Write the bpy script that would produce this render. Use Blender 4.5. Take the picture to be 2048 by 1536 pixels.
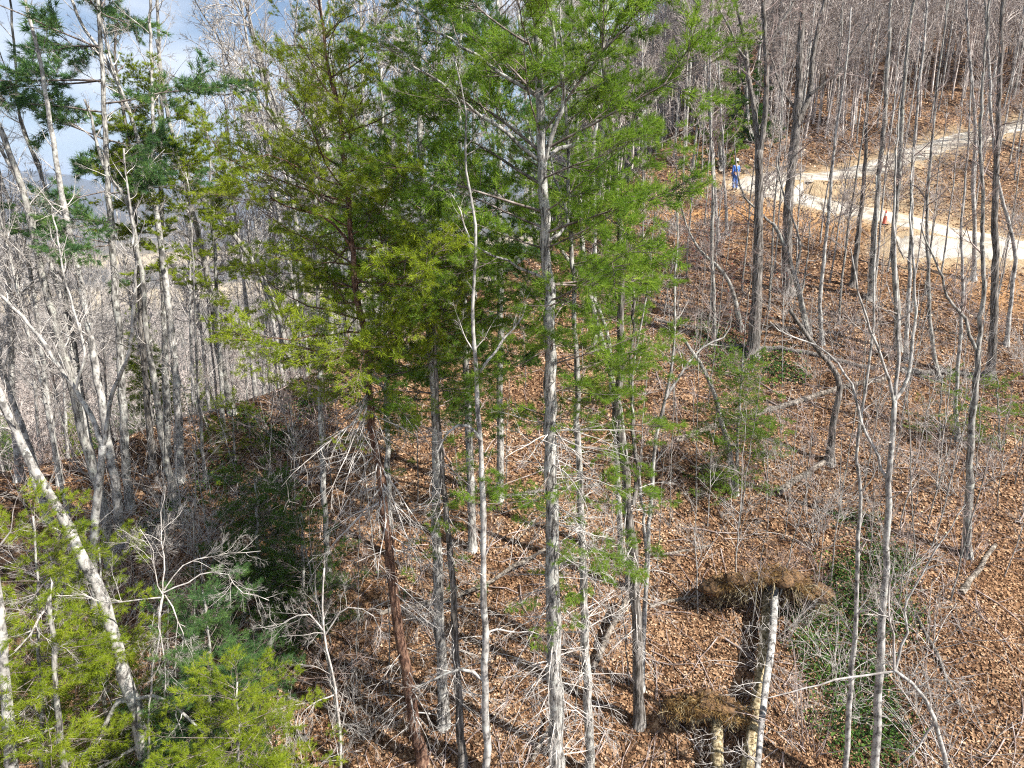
import bpy, math
import numpy as np
from mathutils import Vector, Matrix

R = math.radians
sc = bpy.context.scene
col = sc.collection
for o in list(bpy.data.objects):
    bpy.data.objects.remove(o, do_unlink=True)

# ------------------------------------------------------------------ camera, sky, sun, exposure
PITCH = R(13.9)
FPX = 1365.0                       # focal length in photo pixels (2048 wide)
cam_d = bpy.data.cameras.new('camera')
cam_d.sensor_width = 36.0
cam_d.lens = 36.0 * FPX / 2048.0
cam_d.clip_start = 0.1
cam_d.clip_end = 30000
cam = bpy.data.objects.new('camera', cam_d)
col.objects.link(cam)
cam.location = (0, 0, 0)
cam.rotation_euler = (math.pi / 2 - PITCH, 0, 0)
sc.camera = cam

SUN_EL = R(44)
SUN_V = Vector((0.88, -0.47, 0)).normalized()          # horizontal direction towards the sun
SUN_DIR = Vector((SUN_V.x * math.cos(SUN_EL), SUN_V.y * math.cos(SUN_EL), math.sin(SUN_EL)))
sun_d = bpy.data.lights.new('sun', 'SUN')
sun_d.energy = 5.0
sun_d.angle = R(0.5)
sun_d.color = (1.0, 0.95, 0.87)
sun = bpy.data.objects.new('sun', sun_d)
col.objects.link(sun)
sun.location = (60, -40, 80)
sun.rotation_euler = SUN_DIR.to_track_quat('Z', 'Y').to_euler()

world = bpy.data.worlds.new('World')
sc.world = world
world.use_nodes = True
nt = world.node_tree
nt.nodes.clear()
w_out = nt.nodes.new('ShaderNodeOutputWorld')
w_bg = nt.nodes.new('ShaderNodeBackground')
w_sky = nt.nodes.new('ShaderNodeTexSky')
w_sky.sky_type = 'NISHITA'
w_sky.sun_disc = False
w_sky.sun_elevation = SUN_EL
w_sky.sun_rotation = math.atan2(SUN_V.x, SUN_V.y)
w_sky.altitude = 700
w_tc = nt.nodes.new('ShaderNodeTexCoord')
w_map = nt.nodes.new('ShaderNodeMapping')
w_map.inputs['Scale'].default_value = (1.0, 1.0, 2.6)
w_map.inputs['Location'].default_value = (0.35, 0.1, 0.2)
w_no = nt.nodes.new('ShaderNodeTexNoise')
w_no.inputs['Scale'].default_value = 2.6
w_no.inputs['Detail'].default_value = 4
w_no.inputs['Roughness'].default_value = 0.55
w_ra = nt.nodes.new('ShaderNodeValToRGB')
w_ra.color_ramp.elements[0].position = 0.41
w_ra.color_ramp.elements[1].position = 0.61
w_mx = nt.nodes.new('ShaderNodeMix')
w_mx.data_type = 'RGBA'
w_mx.inputs['B'].default_value = (8.6, 9.1, 10.0, 1)
nt.links.new(w_tc.outputs['Generated'], w_map.inputs['Vector'])
nt.links.new(w_map.outputs['Vector'], w_no.inputs['Vector'])
nt.links.new(w_no.outputs['Fac'], w_ra.inputs['Fac'])
nt.links.new(w_ra.outputs['Color'], w_mx.inputs['Factor'])
nt.links.new(w_sky.outputs['Color'], w_mx.inputs['A'])
nt.links.new(w_mx.outputs['Result'], w_bg.inputs['Color'])
w_bg.inputs['Strength'].default_value = 0.05
nt.links.new(w_bg.outputs['Background'], w_out.inputs['Surface'])

sc.view_settings.view_transform = 'Standard'
sc.view_settings.look = 'None'
sc.view_settings.gamma = 1.0
sc.view_settings.exposure = 1.35
sc.view_settings.use_curve_mapping = False
sc.render.engine = 'CYCLES'
world.cycles.sampling_method = 'NONE'
sc.cycles.max_bounces = 3
sc.cycles.diffuse_bounces = 2
sc.cycles.glossy_bounces = 1
sc.cycles.transmission_bounces = 3
sc.cycles.volume_bounces = 0
sc.cycles.use_denoising = False
sc.cycles.adaptive_threshold = 0.02
sc.cycles.filter_width = 1.15

# ------------------------------------------------------------------ projection helpers
CP, SP = math.cos(PITCH), math.sin(PITCH)

def ray(px, py):
    u = (px - 1024.0) / FPX
    v = (768.0 - py) / FPX
    return np.array([u, CP + v * SP, -SP + v * CP])

def on_y(px, py, Y):
    d = ray(px, py)
    return d * (Y / d[1])

def cam_depth(p):
    return p[1] * CP - p[2] * SP

# ------------------------------------------------------------------ terrain
def wav(x, y, seed, wl, n=5):
    r = np.random.default_rng(seed)
    s = 0
    for _ in range(n):
        a = r.uniform(0, 2 * np.pi)
        k = 2 * np.pi / (wl * r.uniform(0.6, 1.6))
        s = s + np.sin((x * np.cos(a) + y * np.sin(a)) * k + r.uniform(0, 6.28))
    return s / n

def hill(x, y):
    return -19.9 + 0.474 * y + 0.02 * x

def base_ground(x, y):
    x = np.asarray(x, float)
    y = np.asarray(y, float)
    P = hill(x, np.maximum(y, -60.0))
    P = np.where(y > 70, hill(x, 70.0) + 0.42 * (y - 70), P)
    yc = np.interp(x, [-4000, -60, -40, -25, -12, 0, 8, 14, 25, 40, 60, 120, 4000],
                   [2, 8, 15, 20.5, 26.5, 36, 47, 58, 88, 130, 175, 240, 240])
    zc = np.where(yc > 70, hill(x, 70.0) + 0.42 * (yc - 70), hill(x, yc))
    Q = zc - 0.24 * (y - yc)
    k = 1.2
    h = np.clip(0.5 + 0.5 * (Q - P) / k, 0, 1)
    g = Q * (1 - h) + P * h - k * h * (1 - h)
    # valley floor and far ridges
    d = np.hypot(x, y)
    val = -46 + 4 * wav(x, y, 11, 160) - 25 * np.clip((-40 - y) / 60, 0, 1)
    k2 = 6.0
    h2 = np.clip(0.5 + 0.5 * (g - val) / k2, 0, 1)
    g = val * (1 - h2) + g * h2 + k2 * h2 * (1 - h2)
    far = np.clip((d - 350) / 500, 0, 1)
    g = g + far * 16 * (wav(x, y, 12, 520) + 0.5)
    rid = 255 * np.exp(-((y - 3300 - 0.10 * x - 220 * np.sin(x / 640.0)) / 700.0) ** 2) * (
        0.80 + 0.12 * np.sin(x / 520.0 + 1.3) + 0.08 * np.sin(x / 190.0) + 0.05 * np.sin(x / 83.0 + y / 160.0))
    rid2 = 90 * np.exp(-((y - 1500 + 0.2 * x) / 380.0) ** 2) * (0.6 + 0.3 * np.sin(x / 260.0 + 2.0) + .1 * np.sin(x / 71.0))
    g = g + rid + np.maximum(rid2, 0)
    near = np.clip((140 - d) / 60, 0, 1)
    g = g + near * (0.28 * wav(x, y, 3, 9) + 0.10 * wav(x, y, 4, 3.2) + 0.05 * wav(x, y, 5, 1.3))
    return g

def gp0(px, py, f):
    d = ray(px, py)
    t = np.linspace(6, 400, 20000)
    p = d[None, :] * t[:, None]
    below = p[:, 2] < f(p[:, 0], p[:, 1])
    i = int(np.argmax(below)) if below.any() else len(t) - 1
    return p[i]

def smooth_path(pts, n):
    pts = np.asarray(pts, float)
    m = len(pts)
    if m == 2:
        t = np.linspace(0, 1, n)[:, None]
        return pts[0] * (1 - t) + pts[1] * t
    ext = np.vstack([2 * pts[0] - pts[1], pts, 2 * pts[-1] - pts[-2]])
    seg = np.linalg.norm(np.diff(pts, axis=0), axis=1)
    cum = np.concatenate([[0], np.cumsum(seg)])
    tt = np.linspace(0, cum[-1], n)
    i = np.clip(np.searchsorted(cum, tt, side='right') - 1, 0, m - 2)
    u = ((tt - cum[i]) / np.maximum(seg[i], 1e-9))[:, None]
    p0, p1, p2, p3 = ext[i], ext[i + 1], ext[i + 2], ext[i + 3]
    return 0.5 * (2 * p1 + (p2 - p0) * u + (2 * p0 - 5 * p1 + 4 * p2 - p3) * u ** 2 + (3 * p1 - p0 - 3 * p2 + p3) * u ** 3)

# road centre line (hairpin) on the hill, from where it shows in the photograph
plane = lambda x, y: hill(x, y)
road_main = np.array([gp0(a, b, plane) for a, b in
                      [(2330, 560), (2200, 530), (2048, 492), (1900, 465), (1760, 432), (1620, 402), (1530, 384)]])
road_up = np.array([gp0(a, b, plane) for a, b in
                    [(1530, 384), (1497, 372), (1545, 357), (1640, 352), (1740, 338), (1830, 308), (1920, 280), (2060, 245), (2200, 215)]])
road_low = np.array([gp0(a, b, plane) for a, b in [(1800, 500), (1880, 506), (1960, 512), (2060, 519), (2200, 535)]])
RM = smooth_path(road_main, 90)
RU = smooth_path(road_up, 120)
RL = smooth_path(road_low, 50)
for arr in (RM, RU, RL):
    arr[:, 2] = hill(arr[:, 0], arr[:, 1])
ROADS = [(RM, 1.6), (RU, 1.4), (RL, 0.9)]

def near_road(x, y, which=None):
    """signed distance past the road's half width, and the height of the closest centre line point"""
    x = np.asarray(x, float).ravel()
    y = np.asarray(y, float).ravel()
    best = np.full(x.shape, 1e9)
    z = np.zeros(x.shape)
    m = (x > 2) & (x < 90) & (y > 25) & (y < 95)
    if m.any():
        for P, hw in (which or ROADS):
            dd = np.hypot(x[m][:, None] - P[None, :, 0], y[m][:, None] - P[None, :, 1])
            j = dd.argmin(1)
            dm = dd[np.arange(len(j)), j] - hw
            b = best[m]
            zz = z[m]
            w = dm < b
            b[w] = dm[w]
            zz[w] = P[j[w], 2]
            best[m] = b
            z[m] = zz
    return best, z

def ground(x, y):
    x = np.asarray(x, float)
    y = np.asarray(y, float)
    g = base_ground(x, y)
    d, z = near_road(x, y, ROADS[:2])
    d = d.reshape(g.shape)
    z = z.reshape(g.shape)
    w = np.clip(1 - (d - 0.35) / 1.3, 0, 1)
    w = w * w * (3 - 2 * w)
    return g * (1 - 0.5 * w) + z * 0.5 * w

def gz(x, y):
    return float(ground(np.array([x]), np.array([y]))[0])

def gp(px, py):
    return gp0(px, py, ground)

# ------------------------------------------------------------------ materials
MATS = {}

def new_mat(name):
    m = bpy.data.materials.new(name)
    m.use_nodes = True
    t = m.node_tree
    t.nodes.clear()
    out = t.nodes.new('ShaderNodeOutputMaterial')
    MATS[name] = m
    return m, t, out

def N(t, kind, **kw):
    n = t.nodes.new(kind)
    for k, v in kw.items():
        if k.startswith('i_'):
            n.inputs[k[2:].replace('_', ' ')].default_value = v
        else:
            setattr(n, k, v)
    return n

def ramp(t, stops, interp='LINEAR'):
    r = t.nodes.new('ShaderNodeValToRGB')
    e = r.color_ramp.elements
    while len(e) < len(stops):
        e.new(0.5)
    for i, (p, c) in enumerate(stops):
        e[i].position = p
        e[i].color = (c[0], c[1], c[2], 1) if len(c) == 3 else c
    r.color_ramp.interpolation = interp
    return r

def bark_mat(name, c_dark, c_mid, c_light, sx=14.0, sz=3.0, lichen=None, rough=0.9, bump=0.5, rings=0.0):
    m, t, out = new_mat(name)
    tc = N(t, 'ShaderNodeTexCoord')
    mp = N(t, 'ShaderNodeMapping')
    mp.inputs['Scale'].default_value = (sx, sx, sz)
    t.links.new(tc.outputs['Object'], mp.inputs['Vector'])
    n1 = N(t, 'ShaderNodeTexNoise', i_Scale=1.0, i_Detail=6.0, i_Roughness=0.65)
    t.links.new(mp.outputs['Vector'], n1.inputs['Vector'])
    rp = ramp(t, [(0.40, c_dark), (0.49, c_mid), (0.60, c_light)])
    t.links.new(n1.outputs['Fac'], rp.inputs['Fac'])
    cur = rp.outputs['Color']
    n2 = N(t, 'ShaderNodeTexNoise', i_Scale=1.7, i_Detail=3.0)
    t.links.new(tc.outputs['Object'], n2.inputs['Vector'])
    hv = N(t, 'ShaderNodeHueSaturation')
    mr = N(t, 'ShaderNodeMapRange')
    mr.inputs['From Min'].default_value = 0.3
    mr.inputs['From Max'].default_value = 0.7
    mr.inputs['To Min'].default_value = 0.7
    mr.inputs['To Max'].default_value = 1.3
    t.links.new(n2.outputs['Fac'], mr.inputs['Value'])
    t.links.new(mr.outputs['Result'], hv.inputs['Value'])
    t.links.new(cur, hv.inputs['Color'])
    cur = hv.outputs['Color']
    if lichen:
        n3 = N(t, 'ShaderNodeTexNoise', i_Scale=5.0, i_Detail=5.0, i_Roughness=0.7)
        t.links.new(tc.outputs['Object'], n3.inputs['Vector'])
        r3 = ramp(t, [(0.54, (0, 0, 0)), (0.60, (0.85, 0.85, 0.85))])
        t.links.new(n3.outputs['Fac'], r3.inputs['Fac'])
        mx = N(t, 'ShaderNodeMix', data_type='RGBA')
        mx.inputs['B'].default_value = (*lichen, 1)
        t.links.new(r3.outputs['Color'], mx.inputs['Factor'])
        t.links.new(cur, mx.inputs['A'])
        cur = mx.outputs['Result']
    bs = N(t, 'ShaderNodeBsdfPrincipled')
    bs.inputs['Roughness'].default_value = rough
    bs.inputs['Specular IOR Level'].default_value = 0.15
    t.links.new(cur, bs.inputs['Base Color'])
    bp = N(t, 'ShaderNodeBump', i_Strength=bump, i_Distance=0.03)
    t.links.new(n1.outputs['Fac'], bp.inputs['Height'])
    t.links.new(bp.outputs['Normal'], bs.inputs['Normal'])
    t.links.new(bs.outputs['BSDF'], out.inputs['Surface'])
    return m

def leafy_mat(name, stops, scale=1.6, trans=0.35, island=0.5):
    """needles and leaves: colour by clump (noise) and by leaf (island), light passes through"""
    m, t, out = new_mat(name)
    geo = N(t, 'ShaderNodeNewGeometry')
    no = N(t, 'ShaderNodeTexNoise', i_Scale=scale, i_Detail=2.0)
    t.links.new(geo.outputs['Position'], no.inputs['Vector'])
    mr = N(t, 'ShaderNodeMapRange')
    mr.inputs['From Min'].default_value = 0.3
    mr.inputs['From Max'].default_value = 0.7
    t.links.new(no.outputs['Fac'], mr.inputs['Value'])
    mix = N(t, 'ShaderNodeMix', data_type='FLOAT')
    mix.inputs['Factor'].default_value = island
    t.links.new(mr.outputs['Result'], mix.inputs['A'])
    t.links.new(geo.outputs['Random Per Island'], mix.inputs['B'])
    rp = ramp(t, stops)
    t.links.new(mix.outputs['Result'], rp.inputs['Fac'])
    df = N(t, 'ShaderNodeBsdfDiffuse')
    t.links.new(rp.outputs['Color'], df.inputs['Color'])
    if trans > 0:
        tr = N(t, 'ShaderNodeBsdfTranslucent')
        t.links.new(rp.outputs['Color'], tr.inputs['Color'])
        ms = N(t, 'ShaderNodeMixShader')
        ms.inputs['Fac'].default_value = trans
        t.links.new(df.outputs['BSDF'], ms.inputs[1])
        t.links.new(tr.outputs['BSDF'], ms.inputs[2])
        t.links.new(ms.outputs['Shader'], out.inputs['Surface'])
    else:
        t.links.new(df.outputs['BSDF'], out.inputs['Surface'])
    return m

def plain_mat(name, c, rough=0.7, var=0.15, scale=20):
    m, t, out = new_mat(name)
    tc = N(t, 'ShaderNodeTexCoord')
    no = N(t, 'ShaderNodeTexNoise', i_Scale=scale, i_Detail=4.0)
    t.links.new(tc.outputs['Object'], no.inputs['Vector'])
    rp = ramp(t, [(0.3, tuple(v * (1 - var) for v in c)), (0.7, tuple(min(1, v * (1 + var)) for v in c))])
    t.links.new(no.outputs['Fac'], rp.inputs['Fac'])
    bs = N(t, 'ShaderNodeBsdfPrincipled')
    bs.inputs['Roughness'].default_value = rough
    t.links.new(rp.outputs['Color'], bs.inputs['Base Color'])
    t.links.new(bs.outputs['BSDF'], out.inputs['Surface'])
    return m

bark_mat('bark_grey', (0.06, 0.055, 0.05), (0.19, 0.18, 0.165), (0.32, 0.305, 0.28), lichen=(0.36, 0.365, 0.32))
bark_mat('bark_pale', (0.10, 0.095, 0.09), (0.28, 0.265, 0.25), (0.42, 0.405, 0.38), sx=9, sz=5, lichen=(0.44, 0.445, 0.41), bump=0.25)
bark_mat('bark_pine', (0.06, 0.055, 0.05), (0.22, 0.21, 0.195), (0.42, 0.405, 0.375), sx=18, sz=4, lichen=(0.44, 0.445, 0.41), bump=0.7)
bark_mat('bark_dark', (0.04, 0.035, 0.03), (0.12, 0.108, 0.096), (0.25, 0.23, 0.21), sx=20, sz=2.5, bump=0.9)
bark_mat('bark_brown', (0.045, 0.025, 0.018), (0.12, 0.065, 0.045), (0.21, 0.13, 0.09), sx=16, sz=5, bump=0.9)
bark_mat('bark_orange', (0.08, 0.04, 0.02), (0.24, 0.12, 0.06), (0.36, 0.20, 0.11), sx=16, sz=5, bump=0.7)
bark_mat('log_wood', (0.05, 0.042, 0.035), (0.15, 0.125, 0.10), (0.30, 0.265, 0.225), sx=12, sz=12, bump=0.7)
bark_mat('mossy_log', (0.08, 0.06, 0.03), (0.24, 0.19, 0.11), (0.40, 0.34, 0.22), sx=12, sz=12, bump=0.7)
bark_mat('twig_grey', (0.26, 0.235, 0.215), (0.41, 0.38, 0.355), (0.55, 0.52, 0.49), sx=5, sz=5, bump=0.0)
bark_mat('twig_brown', (0.17, 0.125, 0.11), (0.28, 0.22, 0.20), (0.40, 0.335, 0.31), sx=3, sz=3, bump=0.0)
bark_mat('twig_red', (0.25, 0.20, 0.18), (0.44, 0.39, 0.36), (0.60, 0.54, 0.50), sx=2, sz=2, bump=0.0)
bark_mat('twig_dark', (0.08, 0.065, 0.055), (0.16, 0.13, 0.115), (0.28, 0.24, 0.22), sx=5, sz=5, bump=0.0)
leafy_mat('needles_white_pine', [(0.0, (0.060, 0.125, 0.022)), (0.35, (0.135, 0.240, 0.030)), (0.7, (0.235, 0.350, 0.042)), (1.0, (0.36, 0.45, 0.08))], trans=0.45)
leafy_mat('needles_blue', [(0.0, (0.040, 0.100, 0.045)), (0.4, (0.090, 0.185, 0.070)), (0.75, (0.160, 0.270, 0.070)), (1.0, (0.26, 0.36, 0.09))], trans=0.45)
leafy_mat('needles_yellow', [(0.0, (0.095, 0.150, 0.016)), (0.35, (0.200, 0.275, 0.022)), (0.7, (0.310, 0.375, 0.032)), (1.0, (0.43, 0.47, 0.06))], trans=0.45)
leafy_mat('needles_dark', [(0.0, (0.030, 0.075, 0.018)), (0.4, (0.070, 0.145, 0.028)), (0.8, (0.130, 0.215, 0.040)), (1.0, (0.21, 0.30, 0.06))], trans=0.45)
leafy_mat('leaf_litter', [(0.0, (0.040, 0.021, 0.012)), (0.28, (0.115, 0.060, 0.033)), (0.55, (0.250, 0.142, 0.080)), (0.8, (0.41, 0.268, 0.165)), (1.0, (0.66, 0.52, 0.38))], scale=0.55, trans=0.0, island=0.72)
leafy_mat('evergreen_leaves', [(0.0, (0.020, 0.050, 0.014)), (0.5, (0.055, 0.115, 0.028)), (1.0, (0.14, 0.22, 0.05))], trans=0.3, island=0.7)
leafy_mat('red_leaves', [(0.0, (0.20, 0.035, 0.02)), (0.5, (0.42, 0.09, 0.05)), (1.0, (0.55, 0.20, 0.12))], trans=0.3, island=0.7)
leafy_mat('root_fibre', [(0.0, (0.05, 0.027, 0.011)), (0.5, (0.18, 0.105, 0.042)), (1.0, (0.42, 0.29, 0.12))], trans=0.0, island=0.7)
leafy_mat('far_woods', [(0.0, (0.13, 0.10, 0.09)), (0.5, (0.22, 0.175, 0.16)), (0.85, (0.30, 0.25, 0.23)), (1.0, (0.06, 0.09, 0.04))], scale=0.02, trans=0.1, island=0.6)
plain_mat('root_soil', (0.11, 0.062, 0.028), 0.95, 0.8, 14)
plain_mat('skin', (0.45, 0.27, 0.19), 0.6)
plain_mat('blue_cloth', (0.06, 0.16, 0.52), 0.85, 0.3)
plain_mat('denim', (0.06, 0.13, 0.36), 0.85, 0.3)
plain_mat('white_cloth', (0.80, 0.79, 0.75), 0.7, 0.05)
plain_mat('dark_leather', (0.04, 0.03, 0.025), 0.6)
plain_mat('dark_hair', (0.04, 0.025, 0.018), 0.7)
plain_mat('cone_orange', (0.75, 0.10, 0.035), 0.5, 0.1)
plain_mat('cone_white', (0.78, 0.74, 0.70), 0.5, 0.05)
plain_mat('cone_rubber', (0.03, 0.03, 0.03), 0.8)

def ground_mat():
    m, t, out = new_mat('forest_floor')
    geo = N(t, 'ShaderNodeNewGeometry')
    # leaf-sized speckle
    vo = N(t, 'ShaderNodeTexVoronoi', i_Scale=9.0)
    t.links.new(geo.outputs['Position'], vo.inputs['Vector'])
    sep = N(t, 'ShaderNodeSeparateColor')
    t.links.new(vo.outputs['Color'], sep.inputs['Color'])
    rp = ramp(t, [(0.0, (0.025, 0.014, 0.009)), (0.35, (0.075, 0.042, 0.024)), (0.7, (0.17, 0.100, 0.057)), (1.0, (0.33, 0.22, 0.135))])
    t.links.new(sep.outputs['Red'], rp.inputs['Fac'])
    n1 = N(t, 'ShaderNodeTexNoise', i_Scale=0.35, i_Detail=5.0)
    t.links.new(geo.outputs['Position'], n1.inputs['Vector'])
    r1 = ramp(t, [(0.35, (0.72, 0.70, 0.68)), (0.65, (1.15, 1.1, 1.05))])
    t.links.new(n1.outputs['Fac'], r1.inputs['Fac'])
    mu = N(t, 'ShaderNodeMix', data_type='RGBA', blend_type='MULTIPLY')
    mu.inputs['Factor'].default_value = 1.0
    t.links.new(rp.outputs['Color'], mu.inputs['A'])
    t.links.new(r1.outputs['Color'], mu.inputs['B'])
    cur = mu.outputs['Result']
    n2 = N(t, 'ShaderNodeTexNoise', i_Scale=3.0, i_Detail=8.0, i_Roughness=0.7)
    t.links.new(geo.outputs['Position'], n2.inputs['Vector'])
    for attr, c1, c2 in (('soil', (0.26, 0.13, 0.055), (0.44, 0.26, 0.12)),
                         ('sand', (0.24, 0.17, 0.10), (0.40, 0.31, 0.20)),
                         ('woods', (0.06, 0.06, 0.055), (0.12, 0.11, 0.10)),
                         ('field', (0.36, 0.29, 0.19), (0.48, 0.40, 0.28))):
        at = N(t, 'ShaderNodeAttribute', attribute_name=attr)
        rr = ramp(t, [(0.3, c1), (0.7, c2)])
        t.links.new(n2.outputs['Fac'], rr.inputs['Fac'])
        mx = N(t, 'ShaderNodeMix', data_type='RGBA')
        t.links.new(at.outputs['Fac'], mx.inputs['Factor'])
        t.links.new(cur, mx.inputs['A'])
        t.links.new(rr.outputs['Color'], mx.inputs['B'])
        cur = mx.outputs['Result']
    bs = N(t, 'ShaderNodeBsdfPrincipled')
    bs.inputs['Roughness'].default_value = 0.95
    bs.inputs['Specular IOR Level'].default_value = 0.1
    t.links.new(cur, bs.inputs['Base Color'])
    bp = N(t, 'ShaderNodeBump', i_Strength=0.6, i_Distance=0.06)
    t.links.new(vo.outputs['Distance'], bp.inputs['Height'])
    t.links.new(bp.outputs['Normal'], bs.inputs['Normal'])
    t.links.new(bs.outputs['BSDF'], out.inputs['Surface'])

def road_mat():
    m, t, out = new_mat('road_gravel')
    geo = N(t, 'ShaderNodeNewGeometry')
    n1 = N(t, 'ShaderNodeTexNoise', i_Scale=0.8, i_Detail=8.0, i_Roughness=0.7)
    t.links.new(geo.outputs['Position'], n1.inputs['Vector'])
    rp = ramp(t, [(0.38, (0.24, 0.20, 0.15)), (0.5, (0.40, 0.36, 0.30)), (0.62, (0.52, 0.485, 0.43))])
    t.links.new(n1.outputs['Fac'], rp.inputs['Fac'])
    vo = N(t, 'ShaderNodeTexVoronoi', i_Scale=22.0)
    t.links.new(geo.outputs['Position'], vo.inputs['Vector'])
    bs = N(t, 'ShaderNodeBsdfPrincipled')
    bs.inputs['Roughness'].default_value = 0.95
    t.links.new(rp.outputs['Color'], bs.inputs['Base Color'])
    bp = N(t, 'ShaderNodeBump', i_Strength=0.5, i_Distance=0.03)
    t.links.new(vo.outputs['Distance'], bp.inputs['Height'])
    t.links.new(bp.outputs['Normal'], bs.inputs['Normal'])
    t.links.new(bs.outputs['BSDF'], out.inputs['Surface'])

ground_mat()
road_mat()

# ------------------------------------------------------------------ mesh helpers
def make_mesh(name, V, Q=None, T=None, smooth=False):
    V = np.asarray(V, np.float32).reshape(-1, 3)
    me = bpy.data.meshes.new(name)
    nq = 0 if Q is None else len(Q)
    ntri = 0 if T is None else len(T)
    loops = []
    if nq:
        loops.append(np.asarray(Q, np.int32).ravel())
    if ntri:
        loops.append(np.asarray(T, np.int32).ravel())
    L = np.concatenate(loops) if loops else np.zeros(0, np.int32)
    me.vertices.add(len(V))
    me.vertices.foreach_set('co', V.ravel())
    me.loops.add(len(L))
    me.loops.foreach_set('vertex_index', L)
    me.polygons.add(nq + ntri)
    starts = np.concatenate([np.arange(nq) * 4, nq * 4 + np.arange(ntri) * 3]).astype(np.int32)
    me.polygons.foreach_set('loop_start', starts)
    if smooth:
        me.polygons.foreach_set('use_smooth', np.ones(nq + ntri, bool))
    me.update(calc_edges=True)
    return me

def tag(o, label=None, cat=None, group=None, kind=None):
    if label: o['label'] = label
    if cat: o['category'] = cat
    if group: o['group'] = group
    if kind: o['kind'] = kind
    return o

def add_obj(name, me, mat, parent=None, loc=None, kind=None):
    o = bpy.data.objects.new(name, me)
    col.objects.link(o)
    if me is not None and mat is not None and not me.materials:
        me.materials.append(MATS[mat])
    if parent is not None:
        o.parent = parent
    if loc is not None:
        o.location = loc
    if kind:
        o['kind'] = kind
    return o

def empty(name, loc):
    o = bpy.data.objects.new(name, None)
    o.empty_display_size = 0.3
    col.objects.link(o)
    o.location = loc
    return o

class Acc:
    def __init__(self):
        self.V, self.Q, self.T, self.n = [], [], [], 0
    def add(self, V, Q=None, T=None):
        V = np.asarray(V).reshape(-1, 3)
        self.V.append(V)
        if Q is not None and len(Q): self.Q.append(np.asarray(Q) + self.n)
        if T is not None and len(T): self.T.append(np.asarray(T) + self.n)
        self.n += len(V)
    def tubes(self, P, Rr, s=5, cap=False):
        P = np.asarray(P, float)
        Rr = np.asarray(Rr, float)
        n, k, _ = P.shape
        if n == 0: return
        T = np.gradient(P, axis=1)
        T /= np.maximum(np.linalg.norm(T, axis=2, keepdims=True), 1e-9)
        ref = np.where(np.abs(T[:, :1, 2:3]) > 0.9, np.array([1.0, 0, 0]), np.array([0, 0, 1.0]))
        ref = np.broadcast_to(ref, T.shape)
        A = np.cross(T, ref)
        A /= np.maximum(np.linalg.norm(A, axis=2, keepdims=True), 1e-9)
        B = np.cross(T, A)
        ang = np.arange(s) * 2 * np.pi / s
        rr = Rr[:, :, None, None] if Rr.ndim == 2 else Rr[..., None]
        ring = P[:, :, None, :] + rr * (np.cos(ang)[None, None, :, None] * A[:, :, None, :] + np.sin(ang)[None, None, :, None] * B[:, :, None, :])
        V = ring.reshape(-1, 3)
        b = (np.arange(n)[:, None, None] * k + np.arange(k - 1)[None, :, None]) * s
        i = np.arange(s)[None, None, :]
        j = (i + 1) % s
        Q = np.stack([b + i, b + j, b + s + j, b + s + i], -1).reshape(-1, 4)
        self.add(V, Q)
        if cap:
            base = self.n - len(V)
            for e in (0, k - 1):
                c = (np.arange(n) * k + e) * s
                cen = P[:, e, :]
                idx0 = self.n
                self.V.append(cen)
                self.n += n
                tri = np.stack([np.broadcast_to(idx0 + np.arange(n)[:, None], (n, s)), base + c[:, None] + np.arange(s)[None], base + c[:, None] + (np.arange(s)[None] + 1) % s], -1).reshape(-1, 3)
                self.T.append(tri)
    def mesh(self, name, smooth=True):
        V = np.concatenate(self.V) if self.V else np.zeros((0, 3))
        return make_mesh(name, V, np.concatenate(self.Q) if self.Q else None, np.concatenate(self.T) if self.T else None, smooth)
    @property
    def empty(self): return self.n == 0

def nrm(v):
    return v / np.maximum(np.linalg.norm(v, axis=-1, keepdims=True), 1e-9)

def grow(start, d, length, r0, r1, k, wander, up, rng, curve=0.0):
    n = len(start)
    P = np.zeros((n, k, 3))
    P[:, 0] = start
    d = nrm(np.array(d, float))
    seg = np.asarray(length)[:, None] / (k - 1)
    upv = np.array([0, 0, 1.0])
    for i in range(1, k):
        d = nrm(d + wander * rng.normal(size=(n, 3)) + up * upv)
        P[:, i] = P[:, i - 1] + d * seg
    t = np.linspace(0, 1, k)[None]
    Rr = np.asarray(r0)[:, None] * (1 - t) + np.asarray(r1)[:, None] * t
    return P, Rr

def children(P, Rr, cnt, t0, t1, ang, angj, rng, flat=0.0):
    """pick attachment points on parents; cnt per parent (array)."""
    n, k, _ = P.shape
    idx = np.repeat(np.arange(n), cnt)
    m = len(idx)
    t = rng.uniform(t0, t1, m)
    f = t * (k - 1)
    i = np.clip(f.astype(int), 0, k - 2)
    u = (f - i)[:, None]
    pos = P[idx, i] * (1 - u) + P[idx, i + 1] * u
    tan = nrm(P[idx, i + 1] - P[idx, i])
    rad = Rr[idx, i] * (1 - u[:, 0]) + Rr[idx, i + 1] * u[:, 0]
    rv = rng.normal(size=(m, 3))
    rv[:, 2] *= (1 - flat)
    perp = nrm(rv - (rv * tan).sum(1, keepdims=True) * tan)
    a = np.radians(ang + angj * rng.normal(size=m))[:, None]
    d = tan * np.cos(a) + perp * np.sin(a)
    L = np.linalg.norm(np.diff(P, axis=1), axis=2).sum(1)[idx]
    return idx, t, pos, d, rad, L

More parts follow.
